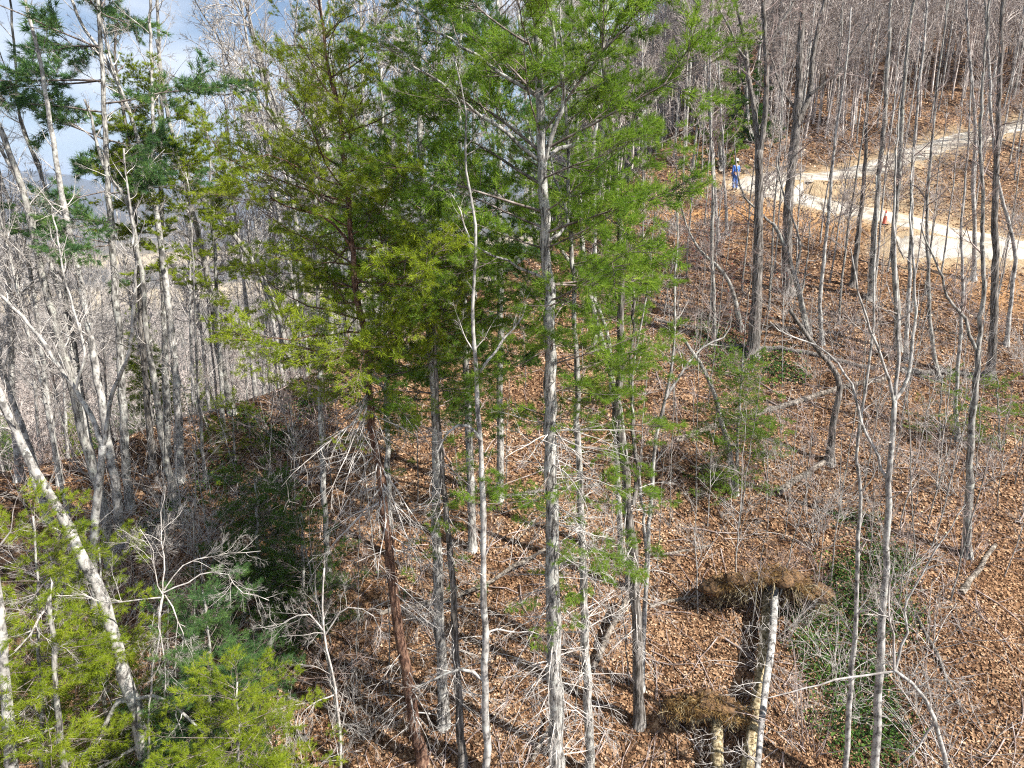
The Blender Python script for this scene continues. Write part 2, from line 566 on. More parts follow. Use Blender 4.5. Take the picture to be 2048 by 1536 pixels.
def needle_tris(acc, pos, d, n_per, length, width, spread, rng, droop=0.0):
    m = len(pos)
    if m == 0: return
    p = np.repeat(pos, n_per, axis=0)
    dd = np.repeat(d, n_per, axis=0)
    M = len(p)
    v = nrm(dd + spread * rng.normal(size=(M, 3)) + np.array([0, 0, -droop]))
    L = length * rng.uniform(0.65, 1.2, M)[:, None]
    side = nrm(np.cross(v, rng.normal(size=(M, 3))))
    w = width * rng.uniform(0.7, 1.3, M)[:, None] * 0.5
    p = p + 0.012 * rng.normal(size=(M, 3))
    V = np.stack([p - side * w, p + side * w, p + v * L], 1).reshape(-1, 3)
    acc.add(V, T=np.arange(3 * M).reshape(-1, 3))

def leaf_quads(acc, pos, nor, size, rng, bend=0.35):
    """small folded leaves: two triangles each, creased along the middle"""
    M = len(pos)
    a = nrm(np.cross(nor, rng.normal(size=(M, 3))))
    b = np.cross(nor, a)
    s = np.asarray(size)[:, None] * 0.5
    asp = rng.uniform(0.45, 0.8, M)[:, None]
    lift = nor * s * bend * rng.uniform(-0.3, 1.0, M)[:, None]
    V = np.stack([pos - a * s, pos + b * s * asp + lift, pos + a * s, pos - b * s * asp + lift], 1).reshape(-1, 3)
    i = np.arange(M)[:, None] * 4
    T = np.concatenate([i + np.array([[0, 2, 1]]), i + np.array([[0, 3, 2]])], 1).reshape(-1, 3)
    acc.add(V, T=T)

def trunk_rings(path, r0, r1, k, rng, wob=0.02, flare=0.35, power=1.0):
    P = smooth_path(path, k)
    t = np.linspace(0, 1, k)
    Rr = r0 * (1 - t) ** power + r1 * (1 - (1 - t) ** power)
    Rr = Rr * (1 + flare * np.exp(-t * np.linalg.norm(P[-1] - P[0]) / 0.35))
    P = P.copy()
    P[1:-1] += rng.normal(size=(k - 2, 3)) * wob * np.array([1, 1, 0.2])
    Rr = Rr * (1 + 0.04 * rng.normal(size=k))
    return P[None], Rr[None]

def path_from_px(pts, Y, ylean=0.0, base=None):
    """pixel polyline (bottom to top) laid at the tree's own distance"""
    out = []
    z0 = None
    for (px, py) in pts:
        p = on_y(px, py, Y)
        if z0 is None: z0 = p[2]
        yy = Y + ylean * (p[2] - z0)
        out.append(on_y(px, py, yy))
    return np.array(out)

def rad_px(w, p):
    return 0.43 * w * cam_depth(p) / FPX

# ------------------------------------------------------------------ ground sheet, road
def axis(lo_far, lo, hi, hi_far, step, g=1.09):
    mid = np.arange(lo, hi + step * 0.5, step)
    a = [lo]
    s = step
    while a[-1] > lo_far:
        s *= g
        a.append(a[-1] - s)
    b = [hi]
    s = step
    while b[-1] < hi_far:
        s *= g
        b.append(b[-1] + s)
    return np.concatenate([np.array(a[1:])[::-1], mid, np.array(b[1:])])

def build_ground():
    xs = axis(-5200, -22, 42, 5200, 0.42)
    ys = axis(-1500, 9, 60, 5600, 0.40)
    X, Y = np.meshgrid(xs, ys)
    Z = ground(X, Y)
    nx, ny = len(xs), len(ys)
    V = np.stack([X, Y, Z], -1).reshape(-1, 3)
    i = np.arange(ny - 1)[:, None] * nx + np.arange(nx - 1)[None]
    Q = np.stack([i, i + 1, i + nx + 1, i + nx], -1).reshape(-1, 4)
    me = make_mesh('ground', V, Q, smooth=True)
    x, y = V[:, 0], V[:, 1]
    d, _ = near_road(x, y)
    n = 0.5 * wav(x, y, 21, 2.2) + 0.5 * wav(x, y, 22, 0.9)
    # bare earth: the strip under the lower road, the bank at the right, the sandy turn inside the hairpin
    hair = np.zeros(len(x))
    m = (x > 8) & (x < 60) & (y > 36) & (y < 66)
    ylo = np.interp(x, RM[::-1, 0], RM[::-1, 1])
    j = RU[:, 0].argmin()
    yup = np.interp(x, RU[j:, 0], RU[j:, 1])
    inside = (y > ylo - 0.3) & (y < yup + 0.6) & m
    hair[inside] = 1.0
    lim = np.interp(x, [12, 19, 24, 30], [1, 1, 0.75, 0.0])
    sand = np.clip(1.25 - d / 0.9 + n * 0.7, 0, 1)
    sand = np.maximum(sand, hair * np.clip(lim + n * 0.6, 0, 1))
    below = ylo - y
    soil = np.where((x > 4) & (x < 45), np.clip(1.1 - np.abs(below - 2.6) / np.interp(x, [4, 12, 22, 40], [0.9, 1.3, 2.0, 2.6]) + 0.9 * n, 0, 1), 0)
    bank = ((x > 19) & (x < 60) & (y < ylo)) * np.clip(1 - np.abs(below - 5.5) / 3.0 + n * 0.8, 0, 1) * np.clip((x - 19) / 4, 0, 1)
    soil = np.maximum(soil, 0.8 * bank)
    patch = np.clip((wav(x, y, 31, 5.0) - 0.42) * 4 + n, 0, 1) * 0.2
    soil = np.maximum(soil, np.where(np.hypot(x, y) < 60, patch, 0))
    dist = np.hypot(x, y)
    woods = np.clip((dist - 120) / 80, 0, 1)
    field = np.clip((wav(x, y, 41, 260) - 0.15) * 5, 0, 1) * ((dist > 260) & (dist < 1100))
    for nm, a in (('soil', soil), ('sand', sand), ('woods', woods), ('field', field)):
        at = me.attributes.new(nm, 'FLOAT', 'POINT')
        at.data.foreach_set('value', a.astype(np.float32))
    o = add_obj('ground', me, 'forest_floor')
    tag(o, kind='structure')

def ribbon(name, P, hw, label=None):
    k = len(P)
    T = nrm(np.gradient(P, axis=0) * np.array([1, 1, 0]))
    S = np.stack([-T[:, 1], T[:, 0], np.zeros(k)], 1)
    m = 9
    off = np.linspace(-hw, hw, m)
    jit = 0.18 * np.sin(np.arange(k) * 0.55) * hw * 0.4 + 0.16 * np.random.default_rng(3).normal(size=k)
    V = P[:, None, :] + S[:, None, :] * (off[None, :, None] + (jit[:, None] * np.sign(off) * (np.abs(off) > hw * 0.9))[..., None])
    crown = 0.02 + 0.03 * (1 - (off / hw) ** 2) - 0.035 * np.exp(-((np.abs(off) - 0.62 * hw) / 0.25) ** 2) * 0.6
    V[:, :, 2] = ground(V[:, :, 0], V[:, :, 1]) + 0.03 + np.maximum(crown[None, :], 0.0)
    V[:, 0, 2] -= 0.10
    V[:, -1, 2] -= 0.10
    i = np.arange(k - 1)[:, None] * m + np.arange(m - 1)[None]
    Q = np.stack([i, i + 1, i + m + 1, i + m], -1).reshape(-1, 4)
    o = add_obj(name, make_mesh(name, V.reshape(-1, 3), Q, smooth=True), 'road_gravel')
    tag(o, kind='structure')

build_ground()
ribbon('gravel_road', RM, 1.6)
ribbon('gravel_road_bend', RU, 1.4)
ribbon('gravel_path', RL, 0.85)

def ground_normal(x, y):
    e = 0.15
    gx = (ground(x + e, y) - ground(x - e, y)) / (2 * e)
    gy = (ground(x, y + e) - ground(x, y - e)) / (2 * e)
    return nrm(np.stack([-gx, -gy, np.ones_like(gx)], -1))

def scatter_leaves(name, mat, zones, size, seed, tilt=0.38, lift=0.035, keep=None, label=None, cat=None):
    rng = np.random.default_rng(seed)
    acc = Acc()
    for (x0, x1, y0, y1, n, sz) in zones:
        x = rng.uniform(x0, x1, n)
        y = rng.uniform(y0, y1, n)
        if keep is not None:
            k = keep(x, y, rng)
            x, y = x[k], y[k]
        d, _ = near_road(x, y)
        k = (d > 0.3) & (np.abs(x) < 0.86 * y + 3)
        x, y = x[k], y[k]
        z = ground(x, y)
        nor = nrm(ground_normal(x, y) + tilt * rng.normal(size=(len(x), 3)))
        pos = np.stack([x, y, z + 0.012 + lift * rng.random(len(x))], -1)
        leaf_quads(acc, pos, nor, sz * size * rng.uniform(0.6, 1.35, len(x)), rng)
    o = add_obj(name, acc.mesh(name, smooth=False), mat)
    tag(o, label, cat, kind='stuff')
    return o

scatter_leaves('leaf_litter', 'leaf_litter',
               [(-14, 20, 11, 20, 140000, 0.75), (-19, 29, 20, 31, 130000, 0.9), (-16, 40, 31, 46, 60000, 1.25), (-5, 55, 46, 66, 20000, 1.8)],
               0.10, 5, label='brown and tan fallen leaves covering the whole hillside', cat='leaf litter')

# ------------------------------------------------------------------ sprays: small branchlets set out on the branches of one crown
def gn_group(name, protos):
    ng = bpy.data.node_groups.new(name, 'GeometryNodeTree')
    ng.interface.new_socket('Geometry', in_out='INPUT', socket_type='NodeSocketGeometry')
    ng.interface.new_socket('Geometry', in_out='OUTPUT', socket_type='NodeSocketGeometry')
    gi = ng.nodes.new('NodeGroupInput')
    go = ng.nodes.new('NodeGroupOutput')
    jn = ng.nodes.new('GeometryNodeJoinGeometry')
    for p in protos:
        oi = ng.nodes.new('GeometryNodeObjectInfo')
        oi.inputs['Object'].default_value = p
        oi.inputs['As Instance'].default_value = False
        g2 = ng.nodes.new('GeometryNodeGeometryToInstance')
        ng.links.new(oi.outputs['Geometry'], g2.inputs['Geometry'])
        ng.links.new(g2.outputs['Instances'], jn.inputs['Geometry'])
    ip = ng.nodes.new('GeometryNodeInstanceOnPoints')
    ip.inputs['Pick Instance'].default_value = True
    ng.links.new(gi.outputs['Geometry'], ip.inputs['Points'])
    ng.links.new(jn.outputs['Geometry'], ip.inputs['Instance'])
    for an, dt, sock in (('pick', 'INT', 'Instance Index'), ('size', 'FLOAT', 'Scale')):
        na = ng.nodes.new('GeometryNodeInputNamedAttribute')
        na.data_type = dt
        na.inputs['Name'].default_value = an
        ng.links.new(na.outputs['Attribute'], ip.inputs[sock])
    na = ng.nodes.new('GeometryNodeInputNamedAttribute')
    na.data_type = 'FLOAT_VECTOR'
    na.inputs['Name'].default_value = 'turn'
    er = ng.nodes.new('FunctionNodeEulerToRotation')
    ng.links.new(na.outputs['Attribute'], er.inputs['Euler'])
    ng.links.new(er.outputs['Rotation'], ip.inputs['Rotation'])
    ng.links.new(ip.outputs['Instances'], go.inputs['Geometry'])
    return ng

SPRAYS = {}

def spray_object(me, mats):
    o = bpy.data.objects.new('spray_shape', me)      # kept out of the scene: only its shape is used
    for m in mats:
        me.materials.append(MATS[m])
    return o

def twig_spray(mat, rmin):
    key = ('twig', mat, rmin)
    if key in SPRAYS: return SPRAYS[key]
    protos = []
    for q in range(5):
        rng = np.random.default_rng(600 + q)
        a = Acc()
        P, R_ = grow(np.zeros((1, 3)), np.array([[0, 0, 1.0]]), np.array([1.0]), np.array([rmin * 1.7]), np.array([rmin * 0.8]), 5, 0.13, 0.0, rng)
        a.tubes(P, R_, 4)
        i, t, pos, d, rad, LL = children(P, R_, np.array([6]), 0.12, 0.97, 38, 10, rng)
        ln = (0.62 - 0.42 * t) * rng.uniform(0.7, 1.3, len(i))
        P2, R2 = grow(pos, d, ln, np.full(len(i), rmin), np.full(len(i), rmin * 0.6), 4, 0.12, 0.03, rng)
        a.tubes(P2, R2, 3)
        i, t, pos, d, rad, LL = children(P2, R2, np.full(len(P2), 3), 0.2, 1.0, 36, 12, rng)
        P3, R3 = grow(pos, d, LL * rng.uniform(0.3, 0.6, len(i)), np.full(len(i), rmin * 0.75), np.full(len(i), rmin * 0.4), 3, 0.1, 0.02, rng)
        a.tubes(P3, R3, 3)
        protos.append(spray_object(a.mesh('spray_shape'), [mat]))
    SPRAYS[key] = gn_group('twig_sprays', protos)
    return SPRAYS[key]

def needle_spray(mat, nlen, nwid, ntuft, nper, spread, twig='twig_dark'):
    """half a metre of needled branchlet, lying flat, growing along z with its face towards y"""
    key = ('needle', mat, nlen, nwid, ntuft, nper, spread, twig)
    if key in SPRAYS: return SPRAYS[key]
    protos = []
    for q in range(5):
        rng = np.random.default_rng(650 + q)
        a = Acc()
        P, R_ = grow(np.zeros((1, 3)), np.array([[0, 0, 1.0]]), np.array([0.5]), np.array([0.006]), np.array([0.003]), 4, 0.08, 0.0, rng)
        a.tubes(P, R_, 3)
        n = 6
        t = np.linspace(0.2, 0.9, n)
        sgn = np.where(np.arange(n) % 2 == 0, 1.0, -1.0)
        pos = np.stack([np.interp(t, np.linspace(0, 1, 4), P[0][:, c]) for c in range(3)], 1)
        d = np.stack([sgn * 0.75, 0.22 * rng.normal(size=n), np.full(n, 0.7)], 1)
        P2, R2 = grow(pos, d, 0.26 * (1.15 - 0.7 * t) * rng.uniform(0.7, 1.3, n), np.full(n, 0.004), np.full(n, 0.003), 3, 0.1, 0.06, rng)
        a.tubes(P2, R2, 3)
        tw = a.mesh('tmp')
        nt = len(tw.polygons)
        # tufts
        pp, dd = [], []
        i, t, p_, d_, rad, LL = children(P2, R2, np.full(n, max(1, ntuft // 8)), 0.3, 1.0, 22, 12, rng, 0.5)
        pp.append(p_); dd.append(d_)
        pp.append(P2[:, -1]); dd.append(nrm(P2[:, -1] - P2[:, -2]))
        i, t, p_, d_, rad, LL = children(P, R_, np.array([max(2, ntuft // 4)]), 0.35, 1.0, 30, 12, rng, 0.5)
        pp.append(p_); dd.append(d_)
        pp.append(P[:, -1]); dd.append(nrm(P[:, -1] - P[:, -2]))
        needle_tris(a, np.concatenate(pp), nrm(np.concatenate(dd) + np.array([0, 0.12, 0])), nper, nlen, nwid, spread, rng, 0.0)
        bpy.data.meshes.remove(tw)
        me = a.mesh('spray_shape', smooth=False)
        o = spray_object(me, [twig, mat])
        idx = np.zeros(len(me.polygons), np.int32)
        lt = np.zeros(len(me.polygons), np.int32)
        me.polygons.foreach_get('loop_total', lt)
        idx[lt == 3] = 1
        me.polygons.foreach_set('material_index', idx)
        protos.append(o)
    SPRAYS[key] = gn_group('needle_sprays', protos)
    return SPRAYS[key]

def put_sprays(name, parent, pos, d, size, group, rng, flat=None):
    n = len(pos)
    z = nrm(d)
    if flat is None:
        x = nrm(np.cross(z, rng.normal(size=(n, 3))))
    else:
        up = np.array([0, 0, 1.0]) + flat * rng.normal(size=(n, 3))
        x = nrm(np.cross(up, z) + 1e-6)
    y = np.cross(z, x)
    eu = np.stack([np.arctan2(y[:, 2], z[:, 2]), np.arcsin(np.clip(-x[:, 2], -1, 1)), np.arctan2(x[:, 1], x[:, 0])], 1)
    me = bpy.data.meshes.new(name)
    me.vertices.add(n)
    me.vertices.foreach_set('co', np.asarray(pos, np.float32).ravel())
    for an, dt, val, fld in (('pick', 'INT', rng.integers(0, 5, n).astype(np.int32), 'value'), ('size', 'FLOAT', np.asarray(size, np.float32), 'value'),
                             ('turn', 'FLOAT_VECTOR', eu.astype(np.float32).ravel(), 'vector')):
        at = me.attributes.new(an, dt, 'POINT')
        at.data.foreach_set(fld, val)
    o = add_obj(name, me, None, parent, kind='stuff')
    md = o.modifiers.new('sprays', 'NODES')
    md.node_group = group
    return o

def twig_points(P1, R1, n2, rng, l2=0.45, ang=42):
    L = np.linalg.norm(np.diff(P1, axis=1), axis=2).sum(1)
    cnt = np.maximum(1, np.round(0.55 * n2 * np.clip(L / max(np.median(L), 1e-6), 0.4, 1.8))).astype(int)
    i, t, pos, d, rad, LL = children(P1, R1, cnt, 0.15, 0.98, ang, 12, rng)
    ln = LL * l2 * (1.15 - 0.6 * t) * rng.uniform(0.6, 1.3, len(i))
    # the branch ends carry one too
    return (np.concatenate([pos, P1[:, -1]]), np.concatenate([d, nrm(P1[:, -1] - P1[:, -2])]), np.concatenate([np.clip(ln, 0.2, 2.5), np.clip(0.35 * L, 0.2, 1.5)]))

def rclass(depth):
    return 0.0052 if depth < 21 else 0.0072 if depth < 34 else 0.0105 if depth < 60 else 0.014

# ------------------------------------------------------------------ tree builders
def trunk_path(pts, Y, ylean, ext, rng):
    if Y is None:
        b = gp(*pts[0])
        Y = float(b[1])
    P = path_from_px(pts, Y, ylean)
    # run down to the ground
    d = nrm(P[0] - P[1])
    p = P[0].copy()
    g = gz(p[0], p[1])
    if p[2] > g + 0.02:
        d = nrm(np.array([d[0] * 0.6, d[1] * 0.6, d[2] - 0.3]))
        for _ in range(400):
            p = p + d * 0.05
            g = gz(p[0], p[1])
            if p[2] <= g: break
        P = np.vstack([p, P])
    base = np.array([P[0][0], P[0][1], gz(P[0][0], P[0][1])])
    P[0] = base - np.array([0, 0, 0.12])
    if ext:
        d = nrm(P[-1] - P[-2])
        d = nrm(d + np.array([0, 0, 0.8]))
        q = [P[-1] + d * ext * f + rng.normal(size=3) * 0.06 * ext * f * np.array([1, 1, 0]) for f in (0.5, 1.0)]
        P = np.vstack([P, q])
    return P, base, Y

def twigs_from(acc, P, Rr, rmin, rng, n2=7, n3=5, l2=0.42, l3=0.45, up=0.05, k2=4, k3=3, ang=42):
    L = np.linalg.norm(np.diff(P, axis=1), axis=2).sum(1)
    cnt = np.maximum(1, np.round(n2 * np.clip(L / max(np.median(L), 1e-6), 0.4, 1.8))).astype(int)
    i, t, pos, d, rad, LL = children(P, Rr, cnt, 0.2, 0.98, ang, 12, rng)
    ln = LL * l2 * (1.15 - 0.75 * t) * rng.uniform(0.6, 1.3, len(i))
    r0 = np.maximum(rad * 0.6, rmin)
    P2, R2 = grow(pos, d, ln, r0, np.maximum(r0 * 0.35, rmin * 0.75), k2, 0.16, up, rng)
    acc.tubes(P2, R2, 3)
    if n3:
        i, t, pos, d, rad, LL = children(P2, R2, np.full(len(P2), n3), 0.2, 1.0, 40, 14, rng)
        ln = LL * l3 * rng.uniform(0.6, 1.4, len(i))
        r0 = np.maximum(rad * 0.6, rmin * 0.9)
        P3, R3 = grow(pos, d, ln, r0, np.full(len(i), rmin * 0.55), k3, 0.15, up, rng)
        acc.tubes(P3, R3, 3)
    return P2, R2

def bare_tree(name, label, pts, w0, w1, Y=None, ylean=0.0, ext=3.0, mat='bark_grey', twig='twig_grey', limbs=(), auto=None,
              limb_auto=None, seed=0, cat='tree', group=None, wob=0.014, sides=10, flare=0.7):
    rng = np.random.default_rng(1000 + seed)
    P, base, Y = trunk_path(pts, Y, ylean, ext, rng)
    top = P[-1] if not ext else P[-3]
    r0 = rad_px(w0, P[0])
    r1 = rad_px(w1, top)
    root = empty(name, base)
    tag(root, label, cat, group)
    L = np.linalg.norm(np.diff(P, axis=0), axis=1)
    frac = 1.0 if not ext else L[:-2].sum() / L.sum()
    rtip = r1 + (r1 - r0) * (1 - frac) / max(frac, 0.1) if ext else r1
    rtip = max(rtip, r1 * 0.35, 0.006)
    k = max(10, int(L.sum() / 0.45))
    TP, TR = trunk_rings(P - base, r0, rtip, k, rng, wob=wob, flare=flare)
    a = Acc()
    a.tubes(TP, TR, sides, cap=True)
    add_obj('trunk', a.mesh('trunk'), mat, root)
    depth = cam_depth(base)
    rmin = max(0.0035, 0.62 * depth / FPX * 0.5)
    parts = [(TP, TR)]
    for lb in limbs:
        lp, lw0, lw1 = lb[0], lb[1], lb[2]
        yl = lb[3] if len(lb) > 3 else rng.uniform(-0.3, 0.3)
        lext = lb[4] if len(lb) > 4 else 0
        LP = []
        p0 = on_y(lp[0][0], lp[0][1], Y + ylean * (on_y(*lp[0], Y)[2] - base[2]))
        dist = 0
        prev = p0
        for q in lp:
            w = on_y(q[0], q[1], p0[1])
            dist += np.linalg.norm(w - prev)
            prev = w
            LP.append(on_y(q[0], q[1], p0[1] + yl * dist))
        LP = np.array(LP)
        if lext:
            d = nrm(nrm(LP[-1] - LP[-2]) + np.array([0, 0, 0.6]))
            LP = np.vstack([LP, LP[-1] + d * lext])
        ll = np.linalg.norm(np.diff(LP, axis=0), axis=1).sum()
        kk = max(7, int(ll / 0.25))
        SP_ = smooth_path(LP - base, kk)
        tt = np.linspace(0, 1, kk)
        RR = rad_px(lw0, LP[0]) * (1 - tt) + max(rad_px(lw1, LP[-1]), 0.004) * tt
        SP_[1:] += rng.normal(size=(kk - 1, 3)) * 0.015
        a = Acc()
        a.tubes(SP_[None], RR[None], 7)
        add_obj('limb', a.mesh('limb'), mat if rad_px(lw0, LP[0]) > 0.03 else twig, root)
        parts.append((SP_[None], RR[None]))
    A = dict(t0=0.45, t1=0.99, n1=14, l1=2.2, n2=7, n3=4, ang=45, up=0.06)
    A.update(auto or {})
    LA = dict(t0=0.25, t1=1.0, n1=8, l1=1.0, n2=5, n3=4, ang=42, up=0.06)
    LA.update(limb_auto or {})
    acc = Acc()
    tp = []
    for q, (p_, r_) in enumerate(parts):
        S = A if q == 0 else LA
        if S['n1'] <= 0: continue
        i, t, pos, d, rad, LL = children(p_, r_, np.array([S['n1']]), S['t0'], S['t1'], S['ang'], 13, rng)
        tn = (t - S['t0']) / max(S['t1'] - S['t0'], 1e-3)
        ln = S['l1'] * (1.1 - 0.7 * tn) * rng.uniform(0.5, 1.25, len(i))
        rb = np.minimum(np.maximum(rad * 0.45, rmin * 1.2), 0.010 + 0.010 * ln)
        P1, R1 = grow(pos, d, ln, rb, np.full(len(i), rmin * 0.8), 7, 0.15, S['up'], rng)
        acc.tubes(P1, R1, 4)
        tp.append(twig_points(P1, R1, S['n2'], rng))
    if not acc.empty:
        cr = add_obj('crown', acc.mesh('crown'), twig, root, kind='stuff')
        put_sprays('twigs', cr, *[np.concatenate([q[c] for q in tp]) for c in range(3)], twig_spray(twig, rclass(depth)), rng)
    return root, base, Y, TP, TR, rmin

def pine_tree(name, label, pts, w0, w1, prof, Y=None, ylean=0.0, ext=5.0, mat='bark_pine', needles='needles_white_pine', seed=0,
              nlen=0.12, nwid=0.007, nper=15, ntuft=16, whorl=0.42, per=4.6, dead=None, limbs=(), spread=0.55, tuft=0.085, flat=0.6, crook=0.05,
              cat='tree', group=None, br_mat='twig_dark', sub=5.0, wob=0.02, dead_mat='twig_grey', l2=0.34):
    """prof: (photo row, branch length, density, branch angle above level) from low to high"""
    rng = np.random.default_rng(5000 + seed)
    P, base, Y = trunk_path(pts, Y, ylean, ext, rng)
    top = P[-1] if not ext else P[-3]
    r0, r1 = rad_px(w0, P[0]), rad_px(w1, top)
    root = empty(name, base)
    tag(root, label, cat, group)
    L = np.linalg.norm(np.diff(P, axis=0), axis=1)
    frac = 1.0 if not ext else L[:-2].sum() / L.sum()
    rtip = max(r1 + (r1 - r0) * (1 - frac) / max(frac, 0.1), 0.008) if ext else max(r1, 0.006)
    k = max(12, int(L.sum() / 0.45))
    TP, TR = trunk_rings(P - base, r0, rtip, k, rng, wob=wob)
    a = Acc()
    a.tubes(TP, TR, 12, cap=True)
    trunk = add_obj('trunk', a.mesh('trunk'), mat, root)
    depth = cam_depth(base)
    rmin = max(0.0035, 0.6 * depth / FPX * 0.5)
    # branches by height
    zz = np.array([on_y(1024, q[0], Y)[2] for q in prof]) - base[2]
    Lp = np.array([q[1] for q in prof]); Dp = np.array([q[2] for q in prof]); Ep = np.array([q[3] for q in prof])
    hs, z = [], zz[0]
    tz = TP[0][:, 2]
    zmax = min(zz[-1], tz.max() - 0.1)
    while z < zmax:
        npb = 0.8 * per * np.interp(z, zz, Dp)
        npb = int(npb) + (rng.random() < npb - int(npb))
        hs += [z + rng.normal() * 0.06 for _ in range(npb)]
        z += whorl * rng.uniform(0.7, 1.3)
    hs = np.array(hs)
    acc, nee = Acc(), []
    for lb in limbs:
        yl = lb[3] if len(lb) > 3 else 0.2
        p0 = on_y(lb[0][0][0], lb[0][0][1], Y)
        prev, dist, LP = p0, 0, []
        for q in lb[0]:
            w = on_y(q[0], q[1], Y)
            dist += np.linalg.norm(w - prev); prev = w
            LP.append(on_y(q[0], q[1], Y + yl * dist))
        LP = np.array(LP)
        kk = max(7, int(np.linalg.norm(np.diff(LP, axis=0), axis=1).sum() / 0.25))
        S_ = smooth_path(LP - base, kk)
        S_[1:] += rng.normal(size=(kk - 1, 3)) * 0.02
        tt = np.linspace(0, 1, kk)
        RR = rad_px(lb[1], LP[0]) * (1 - tt) + max(rad_px(lb[2], LP[-1]), 0.005) * tt
        a = Acc()
        a.tubes(S_[None], RR[None], 7)
        add_obj('limb', a.mesh('limb'), mat, root)
        if len(lb) > 4 and lb[4]:
            i, t, pos, d, rad, LL = children(S_[None], RR[None], np.array([lb[4]]), 0.3, 1.0, 45, 14, rng, flat)
            ln = 0.9 * rng.uniform(0.5, 1.3, len(i))
            P1, R1 = grow(pos, d, ln, np.maximum(rad * 0.4, rmin), np.full(len(i), rmin), 6, 0.10, 0.03, rng)
            acc.tubes(P1, R1, 4)
            nee.append(needle_points(P1, R1, rng, sub, l2, flat))
    if len(hs):
        order = np.argsort(tz)
        pos = np.stack([np.interp(hs, tz[order], TP[0][order, c]) for c in range(3)], 1)
        rad = np.interp(hs, tz[order], TR[0][order])
        az = rng.uniform(0, 2 * np.pi, len(hs))
        el = np.radians(np.interp(hs, zz, Ep) + rng.normal(size=len(hs)) * 9)
        d = np.stack([np.cos(az) * np.cos(el), np.sin(az) * np.cos(el), np.sin(el)], 1)
        ln = np.interp(hs, zz, Lp) * rng.uniform(0.55, 1.12, len(hs))
        rb = np.minimum(rad * 0.5, 0.005 + 0.0065 * ln)
        P1, R1 = grow(pos, d, ln, rb, np.full(len(hs), rmin * 0.9), 8, crook, 0.012, rng)
        acc.tubes(P1, R1, 4)
        nee.append(needle_points(P1, R1, rng, sub, l2, flat))
    crown = None
    if not acc.empty:
        crown = add_obj('crown', acc.mesh('crown'), br_mat, root, kind='stuff')
        if nee:
            put_sprays('needles', crown, *[np.concatenate([q[c] for q in nee]) for c in range(3)], needle_spray(needles, nlen, nwid, ntuft, nper, spread), rng, 0.35)
    if dead:
        da = Acc()
        for (py0, py1, n, ln0, el0, droop) in dead:
            za, zb = on_y(1024, py0, Y)[2] - base[2], on_y(1024, py1, Y)[2] - base[2]
            n = int(n * 1.7)
            h = rng.uniform(min(za, zb), max(za, zb), n)
            order = np.argsort(tz)
            pos = np.stack([np.interp(h, tz[order], TP[0][order, c]) for c in range(3)], 1)
            az = rng.uniform(0, 2 * np.pi, n)
            el = np.radians(el0 + rng.normal(size=n) * 14)
            d = np.stack([np.cos(az) * np.cos(el), np.sin(az) * np.cos(el), np.sin(el)], 1)
            ln = ln0 * rng.uniform(0.35, 1.3, n)
            P1, R1 = grow(pos, d, ln, 0.006 + 0.0075 * ln, np.full(n, rmin * 0.8), 8, 0.09, droop, rng)
            da.tubes(P1, R1, 4)
            twigs_from(da, P1, R1, rmin, rng, 5, 3, l2=0.40, up=droop)
        add_obj('dead_branches', da.mesh('dead_branches'), dead_mat, root, kind='stuff')
    return root, base, Y, TP, TR

def needle_points(P1, R1, rng, sub, l2, flat):
    L1 = np.linalg.norm(np.diff(P1, axis=1), axis=2).sum(1)
    cnt = np.maximum(2, np.round(L1 * sub * 0.62)).astype(int)
    i, t, pos, d, rad, LL = children(P1, R1, cnt, 0.18, 1.0, 48, 12, rng, flat)
    d = nrm(d + np.array([0, 0, 0.12]))
    ln = np.clip(LL * l2 * (1.3 - 0.8 * t), 0.28, 0.85) * rng.uniform(0.7, 1.25, len(i))
    tip = P1[:, -1]
    td = nrm(P1[:, -1] - P1[:, -2])
    return (np.concatenate([pos, tip]), np.concatenate([d, td]), np.concatenate([ln / 0.5, np.full(len(tip), 0.9)]))

def copy_tree(root, loc, rz=0.0, s=1.0, sz=None, tilt=(0, 0)):
    r = root.copy()
    col.objects.link(r)
    r.location = loc
    r.rotation_euler = (tilt[0], tilt[1], rz)
    r.scale = (s, s, s if sz is None else sz)
    for ch in root.children:
        c = ch.copy()
        col.objects.link(c)
        c.parent = r
        for g in ch.children:
            e = g.copy()
            col.objects.link(e)
            e.parent = c
    return r

